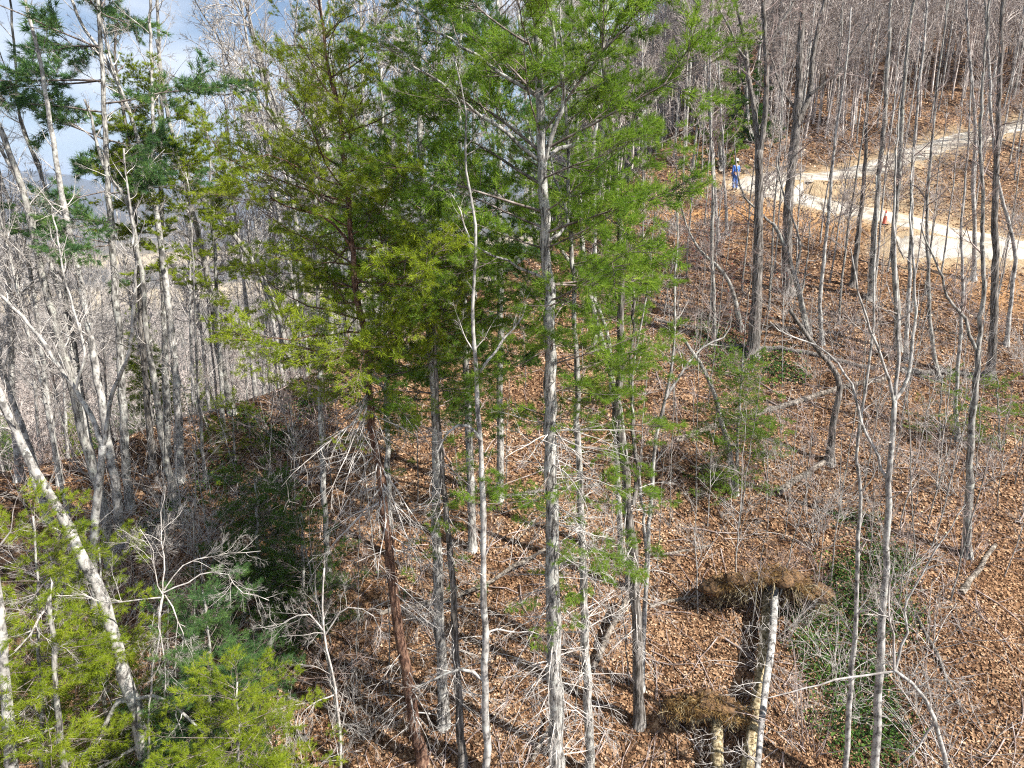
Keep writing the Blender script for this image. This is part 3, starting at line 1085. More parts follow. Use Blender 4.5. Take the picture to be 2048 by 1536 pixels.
# ------------------------------------------------------------------ the pines of the middle
pine_tree('pine_tree', 'tall pine with the thickest pale trunk, in the middle of the picture',
          [(1113, 1536), (1109, 1300), (1103, 1000), (1100, 800), (1097, 600), (1090, 470), (1084, 300), (1079, 100), (1076, -60)], 38, 17,
          [(1190, 1.3, 0.50, -8), (1000, 1.5, 0.55, -5), (900, 1.5, 0.3, 0), (760, 2.2, 0.7, 5), (640, 2.6, 0.85, 10), (500, 3.2, 0.8, 20), (330, 3.9, 0.6, 28), (100, 4.2, 0.5, 32), (-200, 3.4, 0.5, 38), (-560, 1.0, 0.6, 45)],
          Y=13.0, ext=6.0, seed=1, per=4, whorl=0.45, sub=4.6,
          limbs=[([(1090, 486), (1115, 470), (1135, 445), (1128, 400), (1105, 345), (1098, 300)], 9, 4, 0.35, 5),
                 ([(1090, 320), (1115, 250), (1128, 190), (1110, 90), (1095, 0)], 12, 6, -0.15, 6),
                 ([(1092, 318), (1140, 290), (1235, 262), (1330, 180), (1390, 40)], 11, 5, 0.1, 9),
                 ([(1088, 200), (1010, 150), (900, 80), (830, 20)], 10, 4, 0.15, 10),
                 ([(1092, 330), (960, 230), (840, 140), (760, 60)], 10, 4, 0.05, 12),
                 ([(1096, 560), (1010, 520), (930, 480)], 8, 3, -0.1, 6)],
          dead=[(840, 1120, 26, 1.5, -5, -0.02), (1100, 1560, 44, 1.5, -14, -0.05)])
pine_tree('pine_tree', 'slim pale pine close to the right of the thickest pale trunk',
          [(1181, 1536), (1176, 1400), (1166, 1150), (1160, 950), (1154, 820), (1150, 640), (1142, 480), (1135, 300), (1128, 150)], 22, 6,
          [(1150, 1.1, 0.45, -5), (950, 1.1, 0.35, 0), (860, 1.5, 0.9, 5), (740, 1.6, 0.9, 8), (600, 1.8, 0.7, 14), (400, 1.6, 0.8, 25), (150, 1.0, 0.9, 35), (20, .4, 1, 45)],
          Y=13.9, ext=1.2, seed=2, per=4, whorl=0.42, dead=[(980, 1480, 34, 1.3, -8, -0.04)])
pine_tree('pine_tree', 'dark pine with reddish brown crooked trunk left of the middle',
          [(846, 1536), (822, 1400), (796, 1250), (779, 1100), (760, 950), (745, 850), (735, 720), (715, 600), (707, 520), (698, 430), (690, 320), (672, 200), (650, 90)], 28, 7,
          [(880, 0.9, 0.5, 5), (800, 2.0, 0.8, 8), (700, 3.0, 1.1, 10), (560, 3.2, 1.2, 12), (420, 2.7, 1.1, 20), (280, 2.2, 1.0, 30), (150, 1.5, 1.0, 40), (20, 0.8, 1.0, 50)],
          Y=14.2, ext=1.2, seed=3, mat='bark_brown', needles='needles_yellow', nlen=0.075, nper=15, spread=0.7, crook=0.15, whorl=0.36, per=3.6, flat=0.35,
          limbs=[([(738, 745), (762, 690), (790, 655), (850, 620), (900, 590)], 11, 3, 0.15, 10),
                 ([(742, 775), (700, 725), (640, 705), (560, 690), (480, 680)], 9, 3, -0.1, 9),
                 ([(745, 800), (705, 755), (650, 730)], 8, 3, 0.2, 4),
                 ([(712, 570), (735, 540), (745, 500), (790, 470)], 8, 3, 0.2, 6),
                 ([(706, 500), (660, 440), (600, 420), (540, 400)], 8, 3, -0.2, 8)],
          dead=[(720, 1000, 30, 1.9, -25, -0.07), (1000, 1450, 26, 1.5, -20, -0.08)], br_mat='bark_brown')
pine_tree('pine_tree', 'straight grey pine with mossy foot standing between the brown pine and the slim pale stem',
          [(888, 1452), (880, 1250), (873, 1050), (869, 850), (861, 700), (852, 600), (846, 450), (842, 300), (838, 180)], 26, 10,
          [(1180, 0.9, 0.35, -5), (980, 1.2, 0.5, -5), (820, 1.9, 0.8, 0), (700, 2.3, 0.9, 5), (560, 2.5, 0.9, 10), (400, 2.2, 0.7, 20), (260, 1.5, 0.6, 30), (120, 0.7, 0.6, 40)],
          ext=1.4, seed=4, per=4.2, needles='needles_white_pine', whorl=0.42, dead=[(1000, 1380, 30, 1.2, -8, -0.04)])
pine_tree('pine_tree', 'thin dark pine pole just right of the mossy footed grey pine',
          [(926, 1536), (914, 1350), (903, 1150), (890, 1020), (880, 900), (872, 760), (868, 600), (866, 420)], 19, 6,
          [(860, 0.8, 0.4, 0), (700, 1.4, 0.8, 5), (500, 1.5, 1.0, 15), (320, 0.8, 1.0, 30)], Y=14.1, ext=1.2, seed=5, mat='bark_dark',
          dead=[(900, 1450, 30, 1.1, -10, -0.04)])
pine_tree('pine_tree', 'dark trunked pine behind the middle, its foot standing alone on sunlit leaves right of centre',
          [(1279, 1450), (1273, 1250), (1266, 1100), (1252, 960), (1238, 850), (1243, 700), (1241, 600), (1237, 450), (1226, 300), (1212, 150), (1205, 0)], 26, 9,
          [(1130, 0.9, 0.5, -5), (960, 1.3, 0.45, 0), (820, 1.3, 0.5, 5), (700, 1.5, 0.45, 5), (560, 1.7, 0.5, 12), (300, 1.9, 0.45, 25), (0, 1.6, 0.5, 30), (-200, .8, .6, 40)],
          ext=3.0, seed=6, mat='bark_dark', per=3.4,
          limbs=[([(1266, 1010), (1276, 940), (1266, 880), (1262, 740), (1268, 620), (1262, 470)], 12, 5, 0.2, 4),
                 ([(1234, 370), (1262, 330), (1290, 300), (1360, 270), (1400, 240)], 7, 3, 0.1, 3),
                 ([(1237, 380), (1252, 300), (1258, 260), (1290, 200)], 6, 3, -0.1, 3)],
          dead=[(980, 1350, 24, 1.3, -10, -0.03)])
pine_tree('pine_tree', 'grey pine pole leaning left behind the dark trunked pine',
          [(1246, 880), (1226, 760), (1196, 650), (1172, 540), (1160, 400), (1152, 250), (1146, 100)], 17, 7,
          [(760, 0.9, 0.4, 0), (600, 1.6, 0.7, 10), (350, 1.8, 0.7, 25), (50, 1.2, 0.8, 30)], Y=18.5, ext=2.5, seed=7)
pine_tree('pine_tree', 'second grey leaning pole rising just left of the leaning pine',
          [(1222, 740), (1205, 640), (1180, 590), (1150, 540), (1110, 480), (1090, 420)], 14, 7,
          [(640, 0.8, 0.5, 5), (450, 1.4, 0.7, 20), (200, 0.8, 0.8, 35)], Y=19.5, ext=2.5, seed=8)
pine_tree('pine_tree', 'dense dark pine behind the middle crowns, its trunk hidden by foliage',
          [(945, 1100), (940, 900), (930, 700), (925, 500), (920, 300), (918, 120)], 20, 7,
          [(900, 1.2, 0.6, 0), (760, 2.4, 1.0, 5), (560, 2.9, 0.9, 8), (400, 2.5, 0.6, 18), (280, 1.5, 0.5, 30), (160, 0.7, 0.5, 40)],
          ext=2.0, seed=9, needles='needles_dark', per=4.2, nlen=0.12, nwid=0.009)
pine_tree('pine_tree', 'tall loose pine behind the centre with long rising branches at the top edge',
          [(1000, 1000), (1000, 700), (998, 400), (996, 200), (994, 20)], 17, 8,
          [(640, 1.5, 0.4, 10), (420, 2.8, 0.45, 22), (200, 3.4, 0.42, 30), (-50, 3.0, 0.4, 36), (-300, 1.4, 0.5, 42)],
          ext=4.0, seed=10, needles='needles_blue', per=3.4, nwid=0.009)

# slim deciduous stems among them
bare_tree('bare_tree', 'slim smooth pale grey stem left of the thickest pale trunk, with arched side limbs',
          [(976, 1536), (969, 1250), (965, 1000), (956, 820), (951, 700), (945, 620), (951, 500), (941, 380), (930, 300)], 21, 5, Y=12.2, ext=1.5, mat='bark_pale',
          limbs=[([(959, 745), (1000, 690), (1035, 650), (1052, 610)], 8, 3, 0.1), ([(963, 882), (945, 855), (920, 849), (893, 866), (875, 905)], 9, 3, -0.2),
                 ([(968, 1362), (945, 1342), (905, 1342), (865, 1360), (825, 1380)], 9, 3, 0.1), ([(953, 520), (935, 470), (925, 430), (900, 380)], 6, 2, 0.2),
                 ([(970, 1280), (985, 1258), (1020, 1262), (1080, 1268)], 6, 2, 0.1)],
          auto=dict(t0=0.42, n1=12, l1=1.0, n2=4, n3=3), limb_auto=dict(n1=6, l1=0.5, n2=3, n3=2), seed=20)
bare_tree('bare_tree', 'pale forked multi stem sapling clump at the foot of the dark trunked pine',
          [(1292, 1180), (1298, 1060), (1304, 960), (1312, 880), (1330, 800), (1345, 720), (1350, 560)], 14, 4, ext=1.5, mat='bark_pale', Y=15.8,
          limbs=[([(1330, 800), (1360, 750), (1400, 700), (1440, 680)], 7, 3, 0.2, 0.4), ([(1292, 1150), (1285, 1000), (1268, 880), (1266, 740), (1285, 640), (1300, 520)], 8, 3, -0.1, 1.0)],
          auto=dict(t0=0.5, n1=10, l1=0.9, n2=4, n3=2), seed=21)

# ------------------------------------------------------------------ bare trees on the right
bare_tree('bare_tree', 'smooth grey young tree at lower right that forks into spreading limbs halfway up',
          [(1748, 1560), (1757, 1400), (1767, 1200), (1775, 1050), (1779, 930), (1784, 850), (1790, 790)], 20, 11, Y=13.2, ext=0, mat='bark_pale',
          limbs=[([(1776, 960), (1750, 900), (1722, 840), (1705, 770), (1680, 735), (1630, 690), (1560, 665)], 8, 3, 0.1, 0.3),
                 ([(1790, 800), (1812, 772), (1822, 720), (1830, 620), (1826, 500), (1822, 400)], 9, 3, 0.15, 1.0),
                 ([(1788, 810), (1778, 760), (1755, 700), (1735, 640), (1710, 560)], 8, 3, -0.1, 0.6),
                 ([(1790, 795), (1796, 690), (1792, 560), (1788, 420), (1792, 300)], 9, 3, 0.05, 1.0)],
          auto=dict(t0=0.3, n1=6, l1=1.0, n2=5, n3=3), limb_auto=dict(n1=9, l1=0.7, n2=4, n3=3), seed=22)
bare_tree('bare_tree', 'thin pale stem left of the smooth grey forking tree at lower right',
          [(1690, 1560), (1704, 1320), (1712, 1250), (1716, 1100), (1721, 980), (1712, 900), (1735, 760), (1745, 640), (1748, 480)], 13, 4, Y=13.6, ext=1.2, mat='bark_pale',
          auto=dict(t0=0.2, n1=14, l1=1.1, n2=5, n3=3), seed=23)
bare_tree('bare_tree', 'little crooked pale tree bending over at the bottom right corner',
          [(1895, 1560), (1868, 1440), (1845, 1390), (1812, 1358), (1788, 1340)], 14, 8, Y=12.3, ext=0, mat='bark_pale',
          limbs=[([(1790, 1342), (1800, 1300), (1818, 1255), (1806, 1222), (1830, 1170), (1880, 1090), (1930, 1010)], 7, 2, 0.15), ([(1788, 1340), (1788, 1280), (1776, 1220), (1790, 1120)], 6, 2, -0.1),
                 ([(1790, 1342), (1720, 1352), (1640, 1368), (1560, 1390), (1530, 1400)], 6, 2, 0.1), ([(1870, 1440), (1848, 1480), (1800, 1530)], 6, 3, 0.0)],
          auto=dict(t0=0.2, n1=5, l1=0.7, n2=4, n3=3), limb_auto=dict(n1=9, l1=0.7, n2=4, n3=3), seed=24)
bare_tree('bare_tree', 'wavy grey tree with an S bend at the far right of the slope',
          [(1934, 1110), (1938, 960), (1944, 850), (1952, 770), (1956, 700)], 19, 12, ext=0, mat='bark_grey', twig='twig_brown',
          limbs=[([(1955, 705), (1938, 665), (1935, 640), (1920, 625), (1895, 590), (1880, 540), (1850, 480)], 9, 3, 0.1, 0.5),
                 ([(1956, 702), (1962, 672), (1957, 640), (1968, 600), (1966, 500), (1964, 380), (1962, 240), (1970, 100)], 11, 4, 0.1, 2.0)],
          auto=dict(t0=0.3, n1=8, l1=1.2, n2=5, n3=3), limb_auto=dict(n1=12, l1=1.3, n2=5, n3=3), seed=25)
bare_tree('bare_tree', 'large dark oak at right of centre that forks high up in front of the road',
          [(1506, 712), (1512, 620), (1516, 520), (1518, 400), (1519, 300)], 27, 17, ext=0, mat='bark_dark', twig='twig_brown',
          limbs=[([(1519, 310), (1508, 220), (1495, 140), (1485, 60), (1470, 0), (1455, -60)], 14, 5, 0.1, 2), ([(1519, 310), (1530, 230), (1532, 120), (1526, 0), (1530, -80)], 14, 6, -0.1, 2.5),
                 ([(1494, 120), (1478, 100), (1462, 60), (1440, 20)], 7, 3, 0.2, 0.5), ([(1532, 100), (1560, 50), (1590, 0)], 7, 3, 0.2, 1)],
          auto=dict(t0=0.4, n1=10, l1=2.0, n2=6, n3=4), limb_auto=dict(n1=12, l1=1.6, n2=6, n3=4), seed=26, wob=0.02)
bare_tree('bare_tree', 'second dark oak right of the large forked oak, leaning slightly right with heavy limbs',
          [(1576, 585), (1575, 480), (1578, 380), (1590, 270), (1598, 180), (1600, 90), (1604, -20)], 24, 13, ext=2.5, mat='bark_dark', twig='twig_brown',
          limbs=[([(1592, 250), (1618, 190), (1626, 110), (1640, 40), (1660, -40)], 14, 7, 0.1, 2), ([(1590, 220), (1560, 170), (1545, 120), (1520, 80)], 7, 3, 0.1), ([(1620, 190), (1680, 140), (1725, 70)], 7, 3, -0.1, 0.5),
                 ([(1580, 330), (1545, 345), (1520, 362)], 6, 3, 0.1)],
          auto=dict(t0=0.4, n1=14, l1=2.0, n2=6, n3=4), limb_auto=dict(n1=10, l1=1.4, n2=6, n3=4), seed=27, wob=0.02)
bare_tree('bare_tree', 'leaning grey sapling with upturned limbs in front of the two dark oaks',
          [(1616, 665), (1600, 600), (1588, 550), (1568, 490), (1545, 445)], 13, 8, ext=0, mat='bark_grey',
          limbs=[([(1545, 448), (1515, 420), (1490, 395), (1476, 350), (1470, 300)], 6, 3, 0.1, 0.5), ([(1590, 550), (1600, 500), (1590, 450), (1570, 400), (1556, 340)], 6, 3, 0.0, 0.6), ([(1600, 600), (1612, 540), (1618, 470)], 5, 2, 0.1, 0.6)],
          auto=dict(t0=0.4, n1=7, l1=1.0, n2=5, n3=3), limb_auto=dict(n1=7, l1=0.8), seed=28)
bare_tree('broken_tree', 'dark broken snag bent over like a hook above the fallen log',
          [(1660, 925), (1664, 860), (1675, 800), (1679, 770), (1665, 735), (1640, 705), (1605, 660), (1580, 620)], 17, 8, ext=0, mat='bark_dark', seed=29,
          auto=dict(t0=0.5, n1=6, l1=0.8, n2=3, n3=2))
bare_tree('broken_tree', 'bare grey pole leaning left into the slope above the young hemlock',
          [(1470, 985), (1463, 930), (1448, 860), (1428, 790), (1405, 735), (1366, 676)], 15, 7, ext=0, mat='bark_grey', seed=30, auto=dict(t0=0.5, n1=4, l1=0.5, n2=2, n3=0), flare=0.5)
for q, (lab, pts, w0, w1, m) in enumerate([
    ('straight brown pole with a flared foot below the road, right of the dark oaks', [(1742, 598), (1748, 480), (1756, 380), (1768, 250), (1776, 120), (1782, 0)], 15, 6, 'bark_grey'),
    ('short black charred pole left of the flared brown pole', [(1706, 572), (1712, 500), (1722, 420), (1730, 330), (1735, 200)], 14, 5, 'bark_dark'),
    ('tall grey lichen spotted trunk directly right of the flared brown pole', [(1796, 700), (1794, 600), (1786, 500), (1796, 380), (1802, 260), (1812, 120), (1828, 0)], 15, 6, 'bark_grey'),
    ('pale twin pole right of the lichen spotted trunk', [(1812, 720), (1816, 600), (1822, 480), (1824, 360), (1836, 200), (1850, 60)], 10, 5, 'bark_pale'),
    ('dark straight trunk near the right edge with its foot by a fallen log', [(1980, 755), (1988, 640), (1990, 520), (1990, 400), (1998, 200), (2006, 0)], 19, 8, 'bark_dark'),
    ('pale leaning trunk beside the gravel path at the right edge', [(2012, 690), (2022, 600), (2030, 500), (2000, 380), (1985, 260), (1978, 120), (1970, 0)], 10, 5, 'bark_pale'),
    ('slender white pole right of the hook shaped snag', [(1915, 880), (1912, 800), (1920, 690), (1926, 560), (1924, 440), (1936, 300)], 10, 4, 'bark_pale'),
    ('thin grey pole standing behind the leaning grey sapling', [(1645, 690), (1640, 600), (1650, 500), (1660, 400), (1668, 300), (1690, 150)], 10, 4, 'bark_pale'),
    ('slim grey pole left of the large forked oak', [(1428, 690), (1428, 600), (1424, 500), (1426, 380), (1420, 250), (1415, 120)], 10, 4, 'bark_grey'),
    ('slim white pole at the left end of the road', [(1437, 480), (1431, 400), (1425, 300), (1420, 180), (1422, 60)], 8, 4, 'bark_pale'),
    ('thin white pole beside the person in blue', [(1455, 470), (1450, 380), (1446, 300), (1440, 180), (1436, 80)], 7, 3, 'bark_pale'),
    ('grey leaning stem in the brush left of the large oak', [(1484, 660), (1470, 600), (1450, 550), (1410, 510), (1392, 490)], 12, 6, 'bark_grey'),
    ('grey pole rising behind the leafless forking tree', [(1880, 760), (1862, 660), (1858, 560), (1854, 440), (1862, 300), (1880, 120)], 10, 4, 'bark_grey'),
    ('white barked pole left of the far right dark trunk', [(1948, 560), (1950, 470), (1946, 380), (1950, 250), (1938, 100), (1932, 0)], 10, 5, 'bark_pale'),
    ('grey trunk in the background behind the leaning pines of the middle', [(1188, 700), (1190, 500), (1186, 330), (1196, 220), (1210, 60)], 13, 6, 'bark_pale'),
]):
    bare_tree('bare_tree', lab, pts, w0, w1, ext=2.5, mat=m, twig='twig_brown', auto=dict(t0=0.35, n1=16, l1=1.5, n2=6, n3=3), seed=40 + q)

# ------------------------------------------------------------------ bare trees on the left
bare_tree('bare_tree', 'thick grey trunk at bottom left leaning strongly left with curved lichen covered limbs',
          [(302, 1560), (275, 1430), (250, 1350), (228, 1270), (205, 1190), (180, 1140), (148, 1075), (112, 1010), (75, 955), (38, 880), (0, 790)], 36.8, 16.0, Y=13.4, ext=3.0, mat='bark_pale',
          limbs=[([(262, 1398), (232, 1408), (212, 1450), (190, 1490), (150, 1520), (110, 1550)], 13.6, 8.0, -0.1), ([(262, 1398), (300, 1392), (345, 1408), (380, 1440), (425, 1485), (470, 1540)], 8.8, 4.0, -0.15),
                 ([(290, 1485), (250, 1505), (200, 1536), (170, 1560)], 8.8, 6.4, -0.1)],
          auto=dict(t0=0.5, n1=12, l1=1.3, n2=5, n3=3), limb_auto=dict(n1=8, l1=0.7, n2=3, n3=2), seed=60)
bare_tree('bare_tree', 'crooked pale tree at left whose upper half bends sharply to the left edge',
          [(187, 1150), (190, 1060), (198, 970), (205, 890)], 19.2, 16.0, ext=0, mat='bark_pale', Y=16.5,
          limbs=[([(205, 892), (180, 830), (150, 778), (115, 730), (90, 690), (50, 640), (0, 590), (-40, 550)], 12.0, 4.8, 0.1, 1), ([(205, 892), (222, 800), (240, 750), (262, 690), (268, 600), (272, 520), (262, 430)], 10.4, 4.0, 0.0, 1.5),
                 ([(152, 780), (170, 700), (140, 600), (120, 500)], 6.4, 3.2, 0.1, 1)],
          auto=dict(t0=0.3, n1=8, l1=1.3, n2=5, n3=3), limb_auto=dict(n1=13, l1=1.2, n2=5, n3=4), seed=61)
bare_tree('bare_tree', 'grey tree at left leaning left, behind the crooked pale tree',
          [(225, 1125), (206, 1010), (184, 930), (166, 870), (142, 760), (110, 650), (82, 540), (52, 400), (14, 290), (-30, 180)], 23.2, 11.2, ext=2, mat='bark_grey', seed=62,
          auto=dict(t0=0.35, n1=26, l1=1.6, n2=6, n3=4))
bare_tree('bare_tree', 'dark grey straight trunk right of the leaning grey tree at left',
          [(246, 1085), (232, 980), (213, 870), (196, 760), (170, 620), (148, 500), (122, 380), (100, 240), (80, 120), (50, 0)], 20.8, 7.2, ext=1.5, mat='bark_pale', seed=63, auto=dict(t0=0.35, n1=26, l1=1.5, n2=6, n3=4))
bare_tree('bare_tree', 'pale grey trunk at left, one of a close standing pair, bowing gently left',
          [(352, 1008), (336, 937), (322, 860), (308, 756), (294, 680), (287, 568), (274, 500), (262, 430), (245, 385), (215, 350), (198, 300), (190, 270)], 17.6, 6.4, ext=1.0, mat='bark_grey', seed=64,
          limbs=[([(262, 430), (282, 400), (300, 330), (330, 300)], 4.0, 1.6, 0.1), ([(194, 285), (150, 250), (110, 240)], 4.0, 1.6, 0.1), ([(192, 275), (215, 230), (250, 210)], 3.2, 1.6, 0.1)],
          auto=dict(t0=0.4, n1=20, l1=1.2, n2=5, n3=3))
bare_tree('bare_tree', 'tallest pale trunk at left that forks into a wide V against the sky',
          [(359, 965), (358, 860), (350, 740), (341, 650), (331, 560), (323, 500), (312, 420), (300, 370)], 18.4, 12.0, ext=0, mat='bark_pale', seed=65,
          limbs=[([(301, 375), (285, 310), (264, 240), (235, 165), (205, 110), (165, 50), (140, -10), (120, -70)], 9.6, 4.8, 0.05, 2), ([(300, 375), (306, 300), (306, 200), (302, 90), (300, 20), (310, -60)], 8.8, 4.8, 0.1, 2),
                 ([(250, 200), (225, 130), (205, 40), (195, -40)], 5.6, 3.2, 0.1, 1.5)],
          auto=dict(t0=0.3, n1=12, l1=1.5, n2=5, n3=4), limb_auto=dict(n1=16, l1=1.4, n2=6, n3=4))
bare_tree('bare_tree', 'dark trunk close behind the bowing pale trunk at left',
          [(306, 940), (298, 840), (288, 720), (280, 600), (272, 470), (262, 330), (240, 180)], 16.0, 6.4, ext=2, mat='bark_dark', twig='twig_brown', seed=66, auto=dict(t0=0.35, n1=18, l1=1.4, n2=5, n3=3))
bare_tree('bare_tree', 'grey tree with flared foot on the bare orange rise at left',
          [(466, 828), (452, 770), (434, 690), (424, 600), (404, 500), (380, 400), (350, 290), (330, 200)], 17.6, 8.0, ext=2, mat='bark_grey', seed=67, auto=dict(t0=0.4, n1=22, l1=1.8, n2=6, n3=4), flare=0.6)
bare_tree('bare_tree', 'thin straight stem in front of the orange rise at left',
          [(411, 965), (404, 880), (396, 780), (391, 680), (388, 560), (380, 440)], 7.2, 3.2, ext=1.5, mat='bark_grey', seed=68, auto=dict(t0=0.5, n1=12, l1=1.0, n2=5, n3=3))
bare_tree('bare_tree', 'large grey tree leaning left behind the left pines, crossing the sky',
          [(560, 640), (525, 560), (490, 500), (450, 450), (410, 405), (372, 350), (340, 312), (326, 270), (320, 150), (315, 20)], 13.6, 6.4, Y=30, ext=2, mat='bark_grey', seed=69, auto=dict(t0=0.4, n1=22, l1=2.2, n2=6, n3=4))
bare_tree('bare_tree', 'tall many branched grey tree on the upper left skyline, behind the brown pine',
          [(600, 560), (590, 440), (575, 340), (556, 250), (528, 170), (512, 100), (495, 20), (470, -60)], 13.6, 5.6, Y=29, ext=2, mat='bark_grey', seed=70,
          limbs=[([(575, 335), (555, 220), (530, 150), (500, 60), (460, -20)], 7.2, 3.2, 0.1, 1), ([(560, 260), (510, 190), (470, 160), (440, 80), (400, 20)], 5.6, 2.4, 0.0, 1), ([(530, 175), (440, 190), (380, 165), (340, 150)], 4.8, 2.4, 0.05), ([(580, 350), (600, 200), (590, 80), (600, -40)], 6.4, 3.2, 0.05, 1)],
          auto=dict(t0=0.4, n1=18, l1=2.2, n2=7, n3=5), limb_auto=dict(n1=13, l1=1.8, n2=6, n3=5))
for q, (lab, pts, w0, w1, Yv, m) in enumerate([
    ('grey trunk at the very left edge leaning out of the picture at mid height', [(96, 1040), (70, 930), (40, 840), (10, 760), (-20, 690)], 16.0, 11.2, None, 'bark_pale'),
    ('leaning grey trunk reaching the left edge under the dark blue pine boughs', [(130, 640), (110, 560), (80, 460), (40, 370), (0, 295), (-30, 230)], 13.6, 7.2, 21.0, 'bark_pale'),
    ('thin leaning grey tree at left against the blue mountain', [(150, 700), (120, 520), (98, 400), (70, 320), (40, 240), (30, 120), (20, 0)], 10.4, 4.8, 24.0, 'bark_grey'),
    ('dark crooked thin tree at left, standing in front of the blue mountain', [(175, 640), (130, 470), (95, 420), (92, 380), (80, 330), (62, 290), (40, 230)], 8.0, 3.2, 25.0, 'bark_dark'),
    ('broad pale trunk at left edge above the brush, partly dead', [(40, 960), (30, 860), (22, 760), (20, 640), (12, 500), (0, 380)], 17.6, 8.0, None, 'bark_pale'),
    ('grey tree far left with pale bark peeking over the blue mountain', [(90, 760), (75, 640), (60, 540), (28, 430), (0, 350)], 12.8, 7.2, 23.0, 'bark_pale'),
]):
    bare_tree('bare_tree', lab, pts, w0, w1, Y=Yv, ext=3, mat=m, twig='twig_grey', auto=dict(t0=0.3, n1=20, l1=1.6, n2=6, n3=4), seed=80 + q)
bare_tree('bare_tree', 'grey trunk with short snags standing in the pine foliage at bottom left',
          [(132, 1560), (120, 1450), (110, 1360), (104, 1260), (98, 1190)], 16.8, 10.4, Y=12.2, ext=0, mat='bark_grey', seed=90,
          limbs=[([(100, 1200), (85, 1230), (60, 1270), (30, 1300)], 5.6, 3.2, -0.2), ([(100, 1195), (102, 1150), (70, 1190), (10, 1260)], 4.0, 2.4, 0.1), ([(112, 1370), (70, 1400), (30, 1440)], 4.0, 2.4, -0.1), ([(120, 1450), (60, 1475), (0, 1490)], 4.8, 2.4, 0.0)],
          auto=dict(t0=0.2, n1=8, l1=0.8, n2=4, n3=2))
bare_tree('bare_tree', 'broad pale trunk cut by the left edge at the bottom',
          [(30, 1560), (18, 1440), (8, 1330), (-2, 1240), (-12, 1120)], 30.4, 20.8, Y=11.6, ext=5, mat='bark_pale', seed=91, auto=dict(t0=0.5, n1=12, l1=1.5, n2=4, n3=3))
bare_tree('bare_tree', 'twiggy dead tree with spreading pale limbs over the pine foliage at lower left',
          [(300, 1380), (318, 1290), (322, 1225), (326, 1190)], 4.8, 4.0, Y=13.0, ext=0, mat='twig_grey', seed=92,
          limbs=[([(326, 1192), (328, 1120), (322, 1060), (330, 1000)], 3.6, 1.6, 0.1, 0.3), ([(326, 1190), (310, 1150), (302, 1090), (280, 1060)], 2.8, 1.2, -0.1), ([(322, 1195), (270, 1200), (210, 1205), (150, 1190), (60, 1200)], 3.6, 1.6, 0.0),
                 ([(328, 1185), (380, 1160), (420, 1146), (460, 1152), (478, 1180), (540, 1200)], 3.6, 1.6, 0.1), ([(330, 1190), (352, 1230), (368, 1280), (355, 1320), (335, 1370)], 3.2, 1.6, -0.1), ([(322, 1200), (318, 1250), (330, 1330), (330, 1420)], 2.8, 1.2, -0.2),
                 ([(328, 1180), (370, 1130), (440, 1110), (520, 1100)], 2.8, 1.2, 0.2)],
          auto=dict(t0=0.5, n1=3, l1=0.6, n2=3, n3=2), limb_auto=dict(n1=12, l1=0.8, n2=6, n3=4), flare=0.0)
bare_tree('bare_tree', 'small bare tree with drooping twigs at bottom left of the brown pine',
          [(682, 1560), (680, 1460), (672, 1400), (660, 1330), (648, 1260), (645, 1200)], 7.2, 4.0, Y=13.2, ext=0.8, mat='twig_grey', seed=93,
          limbs=[([(648, 1262), (620, 1230), (580, 1240), (540, 1260)], 4.0, 1.6, 0.1), ([(650, 1270), (690, 1215), (740, 1225), (760, 1260)], 4.0, 1.6, -0.1), ([(668, 1390), (620, 1410), (600, 1440)], 4.0, 1.6, -0.2)],
          auto=dict(t0=0.2, n1=14, l1=1.0, n2=6, n3=4, up=-0.02), limb_auto=dict(n1=9, l1=0.8, n2=5, n3=4, up=-0.03))

# ------------------------------------------------------------------ pines on the left
pine_tree('pine_tree', 'white pine at upper left with flat dark blue green boughs reaching the top corner',
          [(250, 900), (240, 700), (225, 500), (214, 350), (206, 200), (198, 60)], 20, 9,
          [(560, 1.6, 0.5, -8), (500, 2.6, 0.7, -6), (430, 2.6, 0.8, -4), (300, 3.6, 0.7, 0), (180, 4.2, 0.7, 6), (40, 4.6, 1.0, 12), (-150, 3.6, 0.9, 20), (-400, 1, 1, 40)],
          Y=22, ext=5, seed=30, needles='needles_blue', per=3.4, whorl=0.95, nlen=0.13, nwid=0.010, sub=6.0)
pine_tree('pine_tree', 'bright yellow green pine behind the wide V shaped trunk at left',
          [(335, 900), (330, 700), (325, 500), (322, 360), (320, 250)], 17, 7,
          [(560, 1.2, 0.5, 0), (430, 1.8, 0.8, 5), (300, 1.9, 1.0, 15), (200, 1.4, 1.0, 30), (130, 0.6, 1.0, 45)],
          Y=24, ext=1.2, seed=31, needles='needles_yellow', per=5.0, whorl=0.42, sub=9, nwid=0.012, nlen=0.12)
pine_tree('pine_tree', 'sparse yellowish pine between the left trunks and the brown pine',
          [(445, 860), (440, 700), (432, 560), (425, 420), (420, 330)], 12, 5,
          [(700, 0.8, 0.4, 0), (520, 1.3, 0.7, 5), (380, 1.2, 0.9, 20), (260, 0.5, 1.0, 40)], Y=25, ext=1.2, seed=32, needles='needles_yellow', per=5.0, whorl=0.42, sub=9, nwid=0.012, nlen=0.12)
pine_tree('pine_tree', 'slender green pine behind the brown pine, its pointed top against the sky',
          [(640, 800), (636, 600), (632, 400), (628, 250), (626, 130)], 15, 5,
          [(620, 1.6, 0.6, 0), (450, 2.0, 1.0, 8), (300, 1.8, 1.0, 18), (160, 1.1, 1.0, 35), (60, 0.4, 1.0, 50)], Y=19, ext=0.8, seed=33, needles='needles_yellow', per=3.8, whorl=0.42, nwid=0.009, nlen=0.09)
